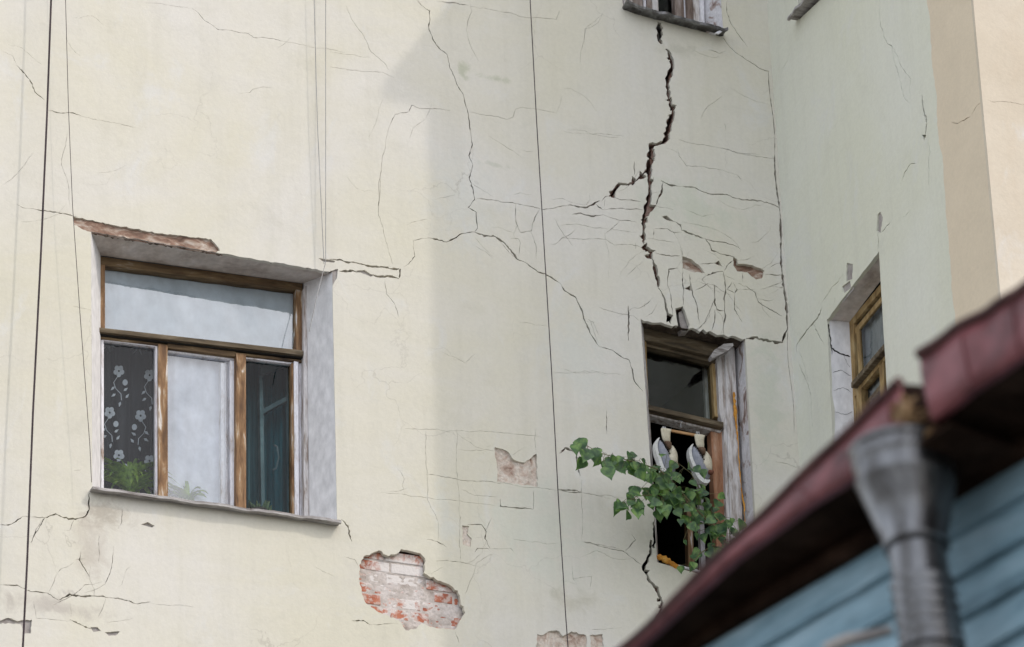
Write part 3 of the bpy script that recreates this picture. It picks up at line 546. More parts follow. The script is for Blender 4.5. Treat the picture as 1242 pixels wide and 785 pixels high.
# ------------------------------------------------------------------ windows
IN = {'M': Vector((0, 1, 0)), 'W': Vector((1, 0, 0))}
def member(mb, pl, q, d, th, mi=0):
    inw = IN['M'] if pl is M else IN['W']
    mb.prism([pl(p[0], p[1], d) for p in q], inw*th, mi)
def bar(p, q, w, v=None):
    """quad of a rail or stile from p to q, w = full width in px"""
    dx, dy = q[0]-p[0], q[1]-p[1]
    if abs(dx) > abs(dy): return [(p[0], p[1]-w/2), (q[0], q[1]-w/2), (q[0], q[1]+w/2), (p[0], p[1]+w/2)]
    return [(p[0]-w/2, p[1]), (p[0]+w/2, p[1]), (q[0]+w/2, q[1]), (q[0]-w/2, q[1])]
def reveals(o, win, msoff, mside_l, mside_r, msill):
    pl, d = o['pl'], o['d']; n = len(o['top'])-1
    I = o['inn']; inw = IN['M'] if pl is M else IN['W']
    def side(name, outer, inner, m, amp=.0):
        rows = []; k = 8
        for a, b in zip(outer, inner):
            pa, pb = pl(a[0], a[1], .002), pl(b[0], b[1], d)
            rows.append([pa.lerp(pb, t/k) + (Vector((noise.noise((pa*5+pb*3+Vector((t, 0, 0)))), 0, noise.noise(pa*6+Vector((0, t*.4, 0)))))*amp if 0 < t < k else Vector()) for t in range(k+1)])
        b_ = MB(); b_.grid(rows, 0, False); b_.build(name, m, win)
    side('soffit', o['top'], [lerp2(I[0], I[1], i/n) for i in range(n+1)], msoff, .004)
    a, b, c, e = o['out']
    N_ = 24
    side('reveal', [lerp2(a, e, i/N_) for i in range(N_+1)], [lerp2(I[0], I[3], i/N_) for i in range(N_+1)], mside_l, .002)
    side('reveal', [lerp2(b, c, i/N_) for i in range(N_+1)], [lerp2(I[1], I[2], i/N_) for i in range(N_+1)], mside_r, .003)
    side('window_ledge', [e, c], [I[3], I[2]], msill, 0)
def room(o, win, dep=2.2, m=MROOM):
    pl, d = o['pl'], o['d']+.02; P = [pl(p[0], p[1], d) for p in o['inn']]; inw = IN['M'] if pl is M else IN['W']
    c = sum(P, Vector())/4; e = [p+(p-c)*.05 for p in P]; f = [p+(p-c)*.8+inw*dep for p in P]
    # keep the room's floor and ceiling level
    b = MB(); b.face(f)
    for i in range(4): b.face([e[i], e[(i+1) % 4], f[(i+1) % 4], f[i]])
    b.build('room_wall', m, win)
def window(o, label):
    c = o['pl'](o['out'][3][0], o['out'][3][1])
    e = bpy.data.objects.new('window', None); col.objects.link(e); e.parent = bld; e.location = c-Vector(bld.location); e['label'] = label; e.empty_display_size = .1
    return e

# --- window with plants (left)
o = OPEN['w1']; w1 = window(o, 'wide three part window with brown wooden frame and white reveals'); D = .25
reveals(o, w1, MSOF, MWHITE, MWHITE, MSILL); room(o, w1)
f = MB()
member(f, M, [(122, 311), (367, 344), (367, 352.5), (122, 321)], D, .07)
member(f, M, [(121, 411), (369, 440), (369, 437), (121, 408)], D+.005, .06)
f.build('top_rail', MWOODH, w1, .003)
for q in ([(122, 320.5), (127.5, 321.5), (127.5, 400), (121.5, 399)], [(359, 351), (366.5, 352.5), (366.5, 426), (358.5, 425)]):
    f = MB(); member(f, M, q, D, .07); f.build('stile', MWOOD, w1, .003)
f = MB(); member(f, M, [(120.5, 397), (368, 425), (368, 431), (120.5, 402.5)], D-.035, .10); f.build('transom', MDARKW, w1, .004)
f = MB(); member(f, M, [(120.5, 403.5), (368, 432), (368, 434.5), (120.5, 406)], D-.012, .08); f.build('dark_transom_strip', MDARK, w1)  # dark strip along the transom's lower edge
def pane(w, pl, q, d, m=MGL):
    b = MB(); P = [pl(p[0], p[1], d) for p in q]
    if (P[1]-P[0]).cross(P[2]-P[0]).dot(IN['M'] if pl is M else IN['W']) > 0: P.reverse()     # glass faces the street
    b.face(P); return b.build('pane', m, w)
pane(w1, M, [(126, 319), (361, 350), (361, 428), (126, 401)], D+.035, MGLB)
f = MB()
member(f, M, [(123, 408), (192, 416.5), (192, 421), (123, 412.5)], D+.012, .05)
member(f, M, [(122.5, 412), (126, 412.5), (126, 622), (122.5, 621.5)], D+.012, .05); member(f, M, [(188.5, 420), (192, 420.5), (192, 630), (188.5, 629.5)], D+.012, .05)
f.build('left_sash', MPW, w1, .002).name = 'sash'
pane(w1, M, [(125, 411), (190, 419), (190, 630), (125, 622)], D+.04)
for q in ([(192, 417), (203.5, 418.5), (204, 636), (192, 634)], [(286, 428), (298.5, 429.5), (299, 646), (286, 644)]):
    f = MB(); member(f, M, q, D-.005, .08); f.build('mullion', MWOOD, w1, .004)
f = MB(); member(f, M, [(203.5, 416), (286, 426.5), (286, 432.5), (203.5, 422)], D+.002, .07); f.build('middle_rail', MWOODH, w1, .003)
f = MB()
member(f, M, [(204, 423), (285.5, 433), (285.5, 437), (204, 427)], D+.03, .04); member(f, M, [(279, 437), (285.5, 437.5), (286, 646), (280, 645)], D+.03, .04)
member(f, M, [(268, 440), (273, 440.5), (274, 640), (268, 640)], D+.07, .05); member(f, M, [(273.5, 437), (278, 437.5), (279, 645), (274, 644)], D+.05, .05)
f.build('sash', MPW, w1, .002)
pane(w1, M, [(203, 424), (281, 434), (281, 646), (203, 636)], D+.05, MGLB)
f = MB(); member(f, M, [(298.5, 431), (356, 438), (356, 442), (298.5, 435)], D+.02, .04); member(f, M, [(356.5, 438), (362, 439), (363, 652), (358, 652)], D, .07); member(f, M, [(362.5, 436), (366.5, 436), (367.5, 652), (363.5, 652)], D+.02, .05)
f.build('sash', MPW, w1, .002)
f = MB(); member(f, M, [(353.5, 440), (356.5, 440.5), (358, 652), (354.5, 652)], D+.01, .06); f.build('sash_edge', MWOOD, w1, .002)
pane(w1, M, [(298, 434), (357, 441), (357, 652), (298, 645)], D+.045, glass('thin_grey_glass', .004, (.88, .97, .98), 1.22))
# inner window seen through the right pane
f = MB()
member(f, M, [(316, 445), (352, 432), (352, 441), (316, 455)], .50, .05); member(f, M, [(314.5, 455), (319, 455), (322, 640), (317.5, 640)], .50, .05)
member(f, M, [(317, 497), (352, 478), (352, 484), (317, 503)], .51, .05); member(f, M, [(348.5, 436), (353, 436), (357, 650), (352, 650)], .50, .05)
f.build('inner_sash', MGFR, w1, .003)
pane(w1, M, [(318, 450), (352, 436), (355, 650), (321, 645)], .53, glass('teal_inner_glass', .0, (.6, .9, .95), 1.35))
f = MB(); rw = []
for i in range(41):
    t = i/40; rw.append([M(292+72*t, y, .66+.03*math.sin(t*34)+.012*math.sin(t*80)) for y in (340, 470, 560, 700)])
f.grid(rw); tc = f.build('curtain', MTEAL); tag(tc, 'dark teal curtain hanging behind the right pane of the wide window', 'curtain', None)
f = MB(); f.tube([M(333, 540, .49), M(336, 542, .485), M(338, 555, .485), M(335, 568, .485), M(331, 570, .49)], .006, 6); f.build('inner_handle', MGFR, w1)
# jamb boards at the right
f = MB(); member(f, M, [(368, 350), (372, 346), (375, 655), (369, 655)], D-.03, .06); f.build('jamb_board', MGW, w1, .003)
def sill(win, pl, a, b, hpx, proj, m, thick=.02, curl=None, name='sill', seed=1):
    rr = random.Random(seed); A_, B_ = pl(*a), pl(*b); out = -(IN['M'] if pl is M else IN['W']); n = 50; rows = []
    for i in range(n+1):
        t = i/n; p = A_.lerp(B_, t); j = noise.noise(Vector((t*14, seed, 0)))*.006+rr.uniform(-.0015, .0015); pr = proj+noise.noise(Vector((t*9, seed+5, 0)))*.012
        h = hpx*K*1.15
        c = curl(t)*K if curl else 0
        rows.append([p-out*.12+Vector((0, 0, h+.01)), p+out*pr+Vector((0, 0, h*.9+j+c)), p+out*(pr+.004)+Vector((0, 0, j+c)), p+out*(pr-.014)+Vector((0, 0, j-.002+c)), p+out*(pr-.02)+Vector((0, 0, h*.5+j+c)), p-out*.12+Vector((0, 0, h*.5))])
    b_ = MB(); b_.grid(rows, 0, False); b_.face(rows[0]); b_.face(rows[-1][::-1]); return b_.build(name, m, win)
s1 = sill(w1, M, (109, 599), (410, 640), 3.6, .06, MSILL, seed=2)
f = MB(); rr = random.Random(31)
for x0, x1, rad in ((110, 268, 2.3), (262, 402, .9)):
    n_ = int((x1-x0)/2.2); tp_ = OPEN['w1']['top']; ps, rs = [], []
    for i in range(n_+1):
        x = x0+(x1-x0)*i/n_; k = min(range(len(tp_)-1), key=lambda q: abs(tp_[q][0]-x)); y = tp_[k][1]+(x-tp_[k][0])*.167
        ps.append(M(x+rr.uniform(-.5, .5), y+rr.uniform(.2, 1.6)*min(rad, 1.6), rr.uniform(.012, .03))); rs.append(max(.0015, rad*K*rr.uniform(.25, 1.0)*(.6+.9*abs(noise.noise(Vector((x*.09, 3, 0))))) ))
    f.tube(ps, rs, 5, 0, False)
f.build('torn_lath', MRUBB, w1)
# lace curtain
o0 = M(120, 420, .5)
lc = MB(); rw = []
for i in range(61):
    t = i/60; rw.append([M(96+112*t, y, .50+.012*math.sin(t*38)+.006*math.sin(t*71+1)) for y in (340, 460, 560, 690)])
lc.grid(rw)
def flower(cx, cy, s, flip=1, part=False):
    dd = .468
    for k in range(5):
        a = k*2*math.pi/5+.3; px, py = cx+math.cos(a)*s*.62, cy+math.sin(a)*s*.68
        lc.prism([M(px+math.cos(b*math.pi/5)*s*.46, py+math.sin(b*math.pi/5)*s*.50, dd) for b in range(10)], (0, .003, 0), 1)
    if part: return
    st = [(cx-.2*s*flip, cy+s), (cx-1.0*s*flip, cy+2.2*s), (cx-.6*s*flip, cy+3.4*s), (cx+.4*s*flip, cy+4.4*s), (cx+.5*s*flip, cy+5.6*s)]
    for p, q in zip(st[:-1], st[1:]):
        lc.prism([M(p[0]-.35, p[1], dd), M(p[0]+.45, p[1], dd), M(q[0]+.45, q[1], dd), M(q[0]-.35, q[1], dd)], (0, .003, 0), 1)
    for lx, ly, an in ((-.8, 3.0, 2.4), (.9, 3.8, -.6), (-.6, 4.4, 2.6), (1.3, 5.2, -.9), (.3, 5.9, 1.8)):
        x, y = cx+lx*s*flip, cy+ly*s; c_, s_ = math.cos(an), math.sin(an)
        L_ = [(0, 0), (.5, .35), (1.3, 0), (.5, -.3)]
        lc.prism([M(x+(u*c_-v*s_)*s*.8*flip, y+(u*s_+v*c_)*s*.8, dd) for u, v in L_], (0, .003, 0), 1)
    fx, fy = cx+1.2*s*flip, cy+2.2*s
    lc.prism([M(fx+math.cos(b*math.pi/5)*s*.5, fy+math.sin(b*math.pi/5)*s*.6, dd) for b in range(10)], (0, .003, 0), 1)
for (x, y, fl) in ((190, 148, 1), (300, 163, 1), (157, 297, 1), (268, 308, -1), (190, 450, 1), (300, 470, 1)):
    q = ZW([(x, y)])[0]; flower(q[0], q[1], 6.3, fl)
for (x, y) in ((150, 30), (262, 40)):
    q = ZW([(x, y)])[0]
    for an in (.5, 1.3, 2.2, 2.8):
        c_, s_ = math.cos(an), math.sin(an)
        lc.prism([M(q[0]+(u*c_-v*s_)*5, q[1]+6+(u*s_+v*c_)*5, .468) for u, v in [(0, 0), (.8, .35), (2.2, 0), (.8, -.3)]], (0, .003, 0), 1)
MLACE = mat('room_dark_lace', [(.3, (.012, .014, .017)), (.5, (.022, .025, .03)), (.7, (.04, .043, .05))], 3, (9, 9, .8)); MEMB = mat('white_embroidery', [(.3, (.36, .40, .44)), (.7, (.54, .58, .62))], 40)  # white net coloured near black: the dark room behind is painted in
tag(lc.build('curtain', [MLACE, MEMB]), 'net curtain with white embroidered flowers, room shade in its colour, left pane of wide window', 'curtain')
sh = MB(); rw = []
for i in range(41):
    t = i/40; rw.append([M(200+88*t, y, .365+.006*math.sin(t*30)) for y in (400, 500, 600, 690)])
sh.grid(rw); tag(sh.build('curtain', MSHEER), 'thin white curtain put in for the mirrored sky of the middle pane, wide window', 'curtain')  # added pale sheet whose colour carries the pane's sky reflection
sh = MB(); rw = []
for i in range(41):
    t = i/40; rw.append([M(110+270*t, y+30*t, .31+.003*math.sin(t*40)) for y in (270, 340, 405)])
sh.grid(rw); sh = sh.build('mirrored_sky_sheet', MSKYREF); tag(sh, 'added pale blue grey sheet coloured like mirrored sky behind the long top pane', 'mirrored_sky_sheet')  # added sheet; the sky mirrored in the pane is put into its colour

# plants on the inner ledge
ledge = M(150, 640, .45)
def inner_board(x0, x1): 
    b = MB(); a, c = M(x0, 628, .30), M(x1, 655, .30); z_ = M(200, 637, .30).z
    b.prism([(a.x, .30, z_-.04), (c.x, .30, z_-.04), (c.x, .62, z_-.04), (a.x, .62, z_-.04)], (0, 0, .025)); b.build('inner_ledge', MPW, w1); return z_-.015
ZI = inner_board(120, 370)
def pot(mb, x, y, z, r, h, mi): 
    mb.lathe(lambda k: Vector((x, y, z+k)), [(0, 0.001), (0, r*.7), (h, r), (h, r*1.08), (h+.015, r*1.08), (h+.015, r*.9), (h-.01, r*.88), (h-.01, 0.001)], 20, mi)
def strap_plant(px, label, cnt, ln, zt, y=.385, sd=1, group=None):
    rr = random.Random(sd); x = M(px, 600, y).x
    e = empty('potted_plant', (x, y, ZI), label, 'potted plant', group)
    p = MB(); pot(p, x, y, ZI, .05, max(.03, zt-ZI-.06), 0); p.build('pot', MPOT, e)
    lf = MB()
    for i in range(cnt):
        a = rr.uniform(0, 2*math.pi); l = ln*rr.uniform(.65, 1.1); el = rr.uniform(.6, 1.45); wd = .016*rr.uniform(.8, 1.3)
        dr = Vector((math.cos(a), math.sin(a)*(.14 if y < .36 else .3), 0)); sd_ = Vector((-math.sin(a), math.cos(a), 0)); L1, L2, C = [], [], []
        for k in range(9):
            t = k/8; r_ = l*(t*math.cos(el)+.22*t*t); h_ = l*(t*math.sin(el)-.62*t*t*t*(1.25-.4*el))
            c = Vector((x, y, zt)) + dr*r_ + Vector((0, 0, h_)); ww = wd*(math.sin(math.pi*min(1, .12+t*.88))**.6 if t < 1 else .05)
            L1.append(c-sd_*ww+Vector((0, 0, ww*.4))); C.append(c); L2.append(c+sd_*ww+Vector((0, 0, ww*.4)))
        lf.grid([L1, C, L2])
    lf.build('leaves', MSTRAP, e); return e
strap_plant(158, 'bushy green potted plant with strap leaves behind the left pane of the wide window', 74, .42, M(158, 600, .34).z, .34, 4)
strap_plant(228, 'small potted plant blurred behind the hazy middle pane of the wide window', 18, .24, M(228, 610, .335).z, .335, 9)
xq, yq = M(314, 612, .40).x, .40; zq = M(314, 622, .40).z
ec = empty('potted_cactus', (xq, yq, ZI), 'small spiky grey green cactus in a pot behind the right pane of the wide window', 'cactus')
p = MB(); pot(p, xq, yq, ZI, .05, max(.03, zq-ZI), 0); p.build('pot', MPOT, ec)
p = MB(); rr = random.Random(2)
for i in range(26):
    a = rr.uniform(0, 6.28); r0 = rr.uniform(0, .05); hh = rr.uniform(.04, .10); b0 = Vector((xq+math.cos(a)*r0, yq+math.sin(a)*r0*.8, zq-.01)); tp_ = b0+Vector((math.cos(a)*.035, math.sin(a)*.02, hh))
    p.tube([b0, b0.lerp(tp_, .5), tp_], [.011, .012, .004], 7)
p.build('stems', MCACT, ec)

# --- window with the shoes
o = OPEN['w2']; w2 = window(o, 'narrow decaying window with dark open lower half and peeling reveal'); D = .20
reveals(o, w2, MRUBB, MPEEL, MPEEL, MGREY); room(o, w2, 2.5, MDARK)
f = MB(); member(f, M, [(779, 397), (871, 418), (871, 434), (779, 411)], D-.06, .12); f.build('lintel_board', MDARKW, w2, .006)
f = MB(); member(f, M, [(781, 411), (869, 434), (869, 441), (781, 419)], D-.02, .08); f.build('top_rail', MDARKW, w2, .004)
for q, dd in (([(777.5, 408), (784, 410), (787, 500), (781, 498)], .16), ([(863, 434), (873, 437), (878, 508), (867, 505)], .19)):
    f = MB(); member(f, M, q, dd, .085); f.build('stile', MOCHRE, w2, .004)
f = MB(); member(f, M, [(784, 490), (878, 512), (878, 518), (784, 496)], D-.07, .12); f.build('transom', MDARKW, w2, .005)
f = MB(); member(f, M, [(784, 497), (876, 519), (874, 525), (785, 503)], D-.02, .08); f.build('transom_rail', MGW, w2, .004)
pane(w2, M, [(784, 415), (866, 437), (869, 512), (786, 492)], D+.03, glass('dusty_dark_glass', .035, (.75, .8, .78)))
f = MB(); member(f, M, [(853, 434), (857, 435), (861, 508), (857, 507)], D+.09, .03); f.build('inner_stile', MGW, w2)
f = MB(); member(f, M, [(862, 520), (876, 524), (886, 720), (872, 718)], D-.01, .07); f.build('lower_stile', MORW, w2, .004)
f = MB(); member(f, M, [(874, 516), (878, 517), (890, 720), (886, 720)], D-.005, .05, 1); member(f, M, [(879, 424), (891, 420), (905, 718), (889, 722)], D-.06, .08); f.build('jamb_board', [MGW, MDARK], w2, .004)
f = MB(); member(f, M, [(869, 425), (880, 424), (889, 722), (884, 722), (878, 520), (873, 500)], D-.045, .06); f.build('jamb_board', MGW, w2, .004)
f = MB(); member(f, M, [(833, 600), (839, 600), (843, 720), (836, 720)], .45, .05); member(f, M, [(846, 540), (851, 540), (857, 720), (852, 720)], .42, .04, 1); f.build('inner_sash', [MWOOD, MGW], w2)
# ragged foam bead along the jamb
f = MB(); rr = random.Random(8)
for seg in ([(889, 476, 3), (890, 490, 4.6), (891.5, 510, 4.4), (893, 525, 2.4), (894.5, 545, 1.6), (896, 570, 1.7), (898, 590, 1.3), (899.5, 602, 3.2), (901.5, 612, 3.4), (902, 625, 1.5), (904, 650, 1.5)],):
    pp = frac(seg, 3, .5, rr); f.tube([M(p[0]+1, p[1], D-.085) for p in pp], [p[2]*K*.38*rr.uniform(.5, 1.5) for p in pp], 7)
f.build('jamb_foam', MFOAM, w2)
f = MB(); pp = frac([(797, 676, 4), (803, 677, 6), (808, 680, 6.5), (815, 684, 4.5), (822, 688, 4)], 2.2, .7, rr); f.tube([M(p[0], p[1], .0) for p in pp], [p[2]*K*.75*rr.uniform(.6, 1.05) for p in pp], 9); f.build('sill_foam', MFOAM, w2)
f = MB(); f.tube([M(808, 683, .02), M(830, 688.5, .02), M(862, 697, .02)], .009, 8); f.build('sill_rim', MPW, w2)
MGB = mat('grey_brown_board', [(.3, (.09, .06, .045)), (.5, (.20, .15, .125)), (.7, (.38, .33, .31))], 6, (5, 5, .8))
f = MB(); q = [(862, 432), (867, 424), (878, 417), (889, 416), (890, 419), (884, 425), (872, 431), (864, 435)]
f.prism([M(p[0], p[1], .03) for p in q], (0, .05, 0)); f.build('loose_board', MSILL, w2, .002)
f = MB(); f.prism([M(p[0], p[1], .035) for p in [(823, 379), (829, 376), (836, 396), (835, 402), (827, 403), (824, 390)]], (0, .06, 0)); f.build('brick_stub', MGREY, w2, .002)

# --- top window, only its lower end shows
o = OPEN['w3']; w3 = window(o, 'boarded peeling window at the top edge with a bent metal sill'); D = .16
reveals(o, w3, MSOF, MPEEL, MPEEL, MSILL); room(o, w3, 2, MDARK)
mats = [MPEEL, MGW, MGB, MPW, MGB]
f = MB()
for x0, x1, mi in ((757, 769, 1), (769, 781, 2), (781.5, 786, 3), (786, 792, 2), (792, 800, 1), (820, 831, 4), (831, 834, 3), (834, 842, 2), (842, 850, 1), (850, 856, 3)):
    k = (x0-757)*.27; member(f, M, [(x0-8, -180+k), (x1-8.3, -180+k+(x1-x0)*.27), (x1+1.5, 66+k), (x0+1.5, 62+k)], D-.03-.01*(mi % 3), .06, mi)
f.build('board', mats, w3, .003)
pane(w3, M, [(788, -170), (815, -163), (826, 60), (796, 52)], D+.02)
def curl(t): return 4.5*max(0, 1-t*8)+ (2.5*max(0, (t-.96)*25))
sill(w3, M, (755, 15), (877, 47), 4, .09, MZINC, seed=6, curl=curl)
f = MB(); f.prism([M(p[0], p[1], -.02) for p in [(856, 37), (861, 29), (868, 30), (872, 38), (868, 42)]], (0, .06, 0)); f.build('mortar_lump', MPEEL, w3, .006)
f = MB(); f.prism([M(p[0], p[1], -.08) for p in [(867, 40), (878, 34), (881, 35), (872, 41)]], (0, .012, 0)); f.build('bent_flashing', MPW, w3)

# --- windows in the wing
o = OPEN['w4']; w4 = window(o, 'ochre framed window in the shaded wing wall with white reveal'); D = .15
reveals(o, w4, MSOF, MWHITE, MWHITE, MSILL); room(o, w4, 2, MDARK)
def tl(x): return 392-(x-1028)*1.20
f = MB()
member(f, W, [(1028, 392), (1076, 334.5), (1076, 344), (1028, 401)], D-.01, .03); member(f, W, [(1028, 398), (1035, 391), (1042, 640), (1034, 650)], D-.01, .03)
member(f, W, [(1036, 399), (1074, 353), (1074, 360), (1036, 407)], D-.0, .02); member(f, W, [(1038, 400), (1041.5, 396), (1046, 470), (1042, 473)], D-.0, .02)
f.build('frame', MOCHRE, w4, .004)
f = MB(); member(f, W, [(1032, 464), (1080, 407), (1080, 414), (1032, 471)], D-.06, .09); f.build('transom', MDARKW, w4, .005)
f = MB(); member(f, W, [(1036, 474), (1080, 421), (1080, 428), (1036, 482)], D-.02, .05); member(f, W, [(1038, 478), (1044, 471), (1048, 560), (1042, 566)], D-.02, .05)
member(f, W, [(1066, 440), (1071, 434), (1075, 560), (1070, 566)], D-.02, .06); member(f, W, [(1046, 492), (1068, 465), (1068, 471), (1046, 498)], D+.01, .05); f.build('sash', MOCHRE, w4, .004)
gw = glass('grey_wing_glass', .02, ior=1.3); pane(w4, W, [(1037, 398), (1078, 348), (1080, 412), (1041, 470)], D+.01, gw); pane(w4, W, [(1040, 478), (1072, 440), (1076, 560), (1045, 600)], D+.01, gw)
ra, rb2, rc = W(1003, 388, .002), W(1015, 640, .002), W(1030, 391, .14); rn = (rb2-ra).cross(rc-ra).normalized(); rn = rn if rn.y < 0 else -rn
f = MB(); rr = random.Random(3); lines = (([(1004, 392), (1006, 405), (1008, 422), (1017, 428), (1031, 433)], .006), ([(1008, 422), (1009, 430)], .003), ([(1010, 452), (1020, 449), (1032, 456)], .0016), ([(1011, 474), (1022, 470), (1033, 476)], .0016), ([(1022, 430), (1031, 446)], .0016), ([(1012, 500), (1025, 503), (1034, 499)], .0014))
for ln_, wd in lines:
    f = MB()
    q = frac([(p[0], p[1], 1) for p in ln_], 2.5, .7, rr); P_ = [on_plane(p[0], p[1], ra, rn)+rn*.001 for p in q]
    f.tube(P_, [wd*rr.uniform(.3, 1)*(.3 if i_ in (0, len(P_)-1) else 1) for i_ in range(len(P_))], 5, 0, False)
    f.build('reveal_crack', MDARK, w4)
gc = MB(); gc.grid([[W(1034+56*i/20, 396-48*i/20+y_, .20+.008*math.sin(i*1.9)) for y_ in (-14, 60, 200)] for i in range(21)])
tag(gc.build('curtain', mat('grey_curtain', [(.3, (.16, .175, .185)), (.7, (.26, .28, .29))], 4, (5, 5, .6))), 'plain grey curtain behind the ochre framed window of the wing', 'curtain')
o = OPEN['w5']; w5 = window(o, 'upper window of the wing, only its sill corner showing'); reveals(o, w5, MSOF, MWHITE, MWHITE, MSILL); room(o, w5, 2, MDARK)
f = MB(); member(f, W, [(980, -186), (988, -196), (998, 20), (990, 30)], .13, .06); member(f, W, [(1022, -240), (1032, -250), (1044, -20), (1034, -10)], .13, .06); member(f, W, [(988, -190), (1024, -235), (1024, -225), (988, -180)], .13, .06); f.build('frame', MOCHRE, w5)
pane(w5, W, [(984, -188), (1028, -245), (1040, -20), (994, 28)], .16)
sill(w5, W, (967, 27), (1027, -44), 4, .07, MSILL, seed=9); sill(w4, W, (1014, 640), (1081, 555), 4, .07, MSILL, seed=12)

# ------------------------------------------------------------------ hanger and shoes
HY = -.02
eh = empty('clothes_hanger', M(826, 523, HY), 'brown bar hanger with steel clips hooked under the window transom, holding two shoes', 'hanger')
f = MB(); a, b = M(808, 519.5, HY), M(844, 526, HY); f.prism([a, b, b-Vector((0, 0, .018)), a-Vector((0, 0, .018))], (0, .012, 0)); f.build('bar', MHANG, eh, .002)
f = MB(); c = M(826, 519, HY+.006); hp = [c, c+Vector((0, 0, .03)), c+Vector((.012, 0, .048)), c+Vector((.008, .04, .075)), c+Vector((-.006, .12, .08)), c+Vector((-.004, .17, .06))]; f.tube(hp, .0022, 6); f.build('hook', MCLIP, eh)
for cx, cy in ((805, 522), (846, 528)):
    f = MB(); p = M(cx, cy, HY+.006)
    for s_ in (-1, 1):
        f.prism([p+Vector((s_*.007-.004, -.012, .022)), p+Vector((s_*.007+.004, -.012, .022)), p+Vector((s_*.011+.004, -.012, -.022)), p+Vector((s_*.011-.004, -.012, -.022))], (0, .024, 0))
    f.prism([p+Vector((-.004, -.004, .024)), p+Vector((.004, -.004, .024)), p+Vector((.004, -.004, -.006)), p+Vector((-.004, -.004, -.006))], (0, .008, 0)); f.build('clip', MCLIP, eh, .0015)
ZS = zz(.15927, 764, 485)
MLIN = mat('brown_lining', [(.3, (.07, .04, .025)), (.7, (.16, .10, .065))], 25); MPAT = mat('brown_heel_patch', [(.3, (.10, .035, .02)), (.7, (.2, .08, .05))], 30)
def shoe(dx, dy, rot, label, grp):
    """a low canvas shoe hung by its tongue: every piece has its own outline and is rounded through its width"""
    piv = (515, 285); cr_, sr_ = math.cos(rot), math.sin(rot)
    def T(pts): return [(lambda x, y: (piv[0]+x*cr_-y*sr_+dx, piv[1]+x*sr_+y*cr_+dy))(p[0]-piv[0], p[1]-piv[1]) for p in pts]
    def smooth(pts):
        for _ in range(2):
            q = []
            for a_, b_ in zip(pts, pts[1:]+pts[:1]): q += [(a_[0]*.75+b_[0]*.25, a_[1]*.75+b_[1]*.25), (a_[0]*.25+b_[0]*.75, a_[1]*.25+b_[1]*.75)]
            pts = q
        return pts
    e = empty('sneaker', M(*ZS(T([piv]))[0][:2], HY), label, 'shoe', grp)
    def pillow(name, pts, y0, th, m):
        q = ZS(smooth(T(pts))); cx, cy = sum(p[0] for p in q)/len(q), sum(p[1] for p in q)/len(q); mb = MB()
        def ring(s_, sg): return [M(cx+(p[0]-cx)*s_, cy+(p[1]-cy)*s_, HY)+Vector((0, y0+sg*th*math.sqrt(max(0, 1-s_*s_)), 0)) for p in q]
        rows = [ring(v, -1) for v in (.03, .3, .55, .75, .9, .97, 1)]+[ring(v, 1) for v in (.97, .9, .75, .5, .03)]
        mb.grid(rows, 0, True, True); mb.face(rows[0]); mb.face(rows[-1][::-1]); return mb.build(name, m, e)
    so = MB(); q = ZS(smooth(T([(478, 342), (448, 362), (436, 405), (446, 465), (470, 520), (486, 575), (516, 622), (556, 650), (592, 648), (604, 618), (575, 624), (535, 602), (508, 560), (492, 510), (468, 460), (458, 410), (464, 372)])))
    so.prism([M(p[0], p[1], HY)+Vector((0, -.026, 0)) for p in q], (0, .045, 0)); so.build('sole', MRUB, e, .006)
    pillow('upper', [(480, 350), (462, 378), (461, 425), (478, 485), (500, 535), (512, 572), (548, 606), (590, 614), (614, 590), (580, 556), (556, 540), (556, 485), (528, 430), (496, 388)], 0, .052, MCANV)
    pillow('quarter', [(560, 392), (590, 428), (614, 478), (614, 545), (616, 572), (580, 572), (540, 548), (528, 500), (545, 455)], -.016, .045, MBEI)
    pillow('opening', [(500, 380), (552, 383), (562, 412), (550, 446), (526, 432), (508, 405)], -.036, .022, MLIN)
    pillow('tongue', [(476, 282), (488, 276), (562, 284), (556, 300), (550, 322), (554, 388), (528, 384), (500, 378), (488, 345), (482, 310)], -.028, .016, MBEI)
    pillow('heel_patch', [(574, 562), (600, 562), (618, 572), (614, 592), (596, 598), (576, 588)], -.048, .02, MPAT)
    ey = MB()
    for k in range(7):
        p = ZS(T([(484+k*10, 378+k*17)]))[0]; c_ = M(p[0], p[1], HY)+Vector((0, -.050, 0)); ey.tube([c_, c_+Vector((0, .02, 0))], .0034, 8)
        if k: ey.tube([c_+Vector((0, .004, 0)), pc+Vector((0, .004, 0))], .0014, 4)
        pc = c_
    ey.build('lacing', MDARK, e)
    return e
shoe(-255, -46, .03, 'grey canvas shoe on the left end of the hanger, half behind leaves', 'shoes hanging in the window')
shoe(0, 0, 0, 'grey canvas shoe on the right end of the hanger, clear of the leaves', 'shoes hanging in the window')

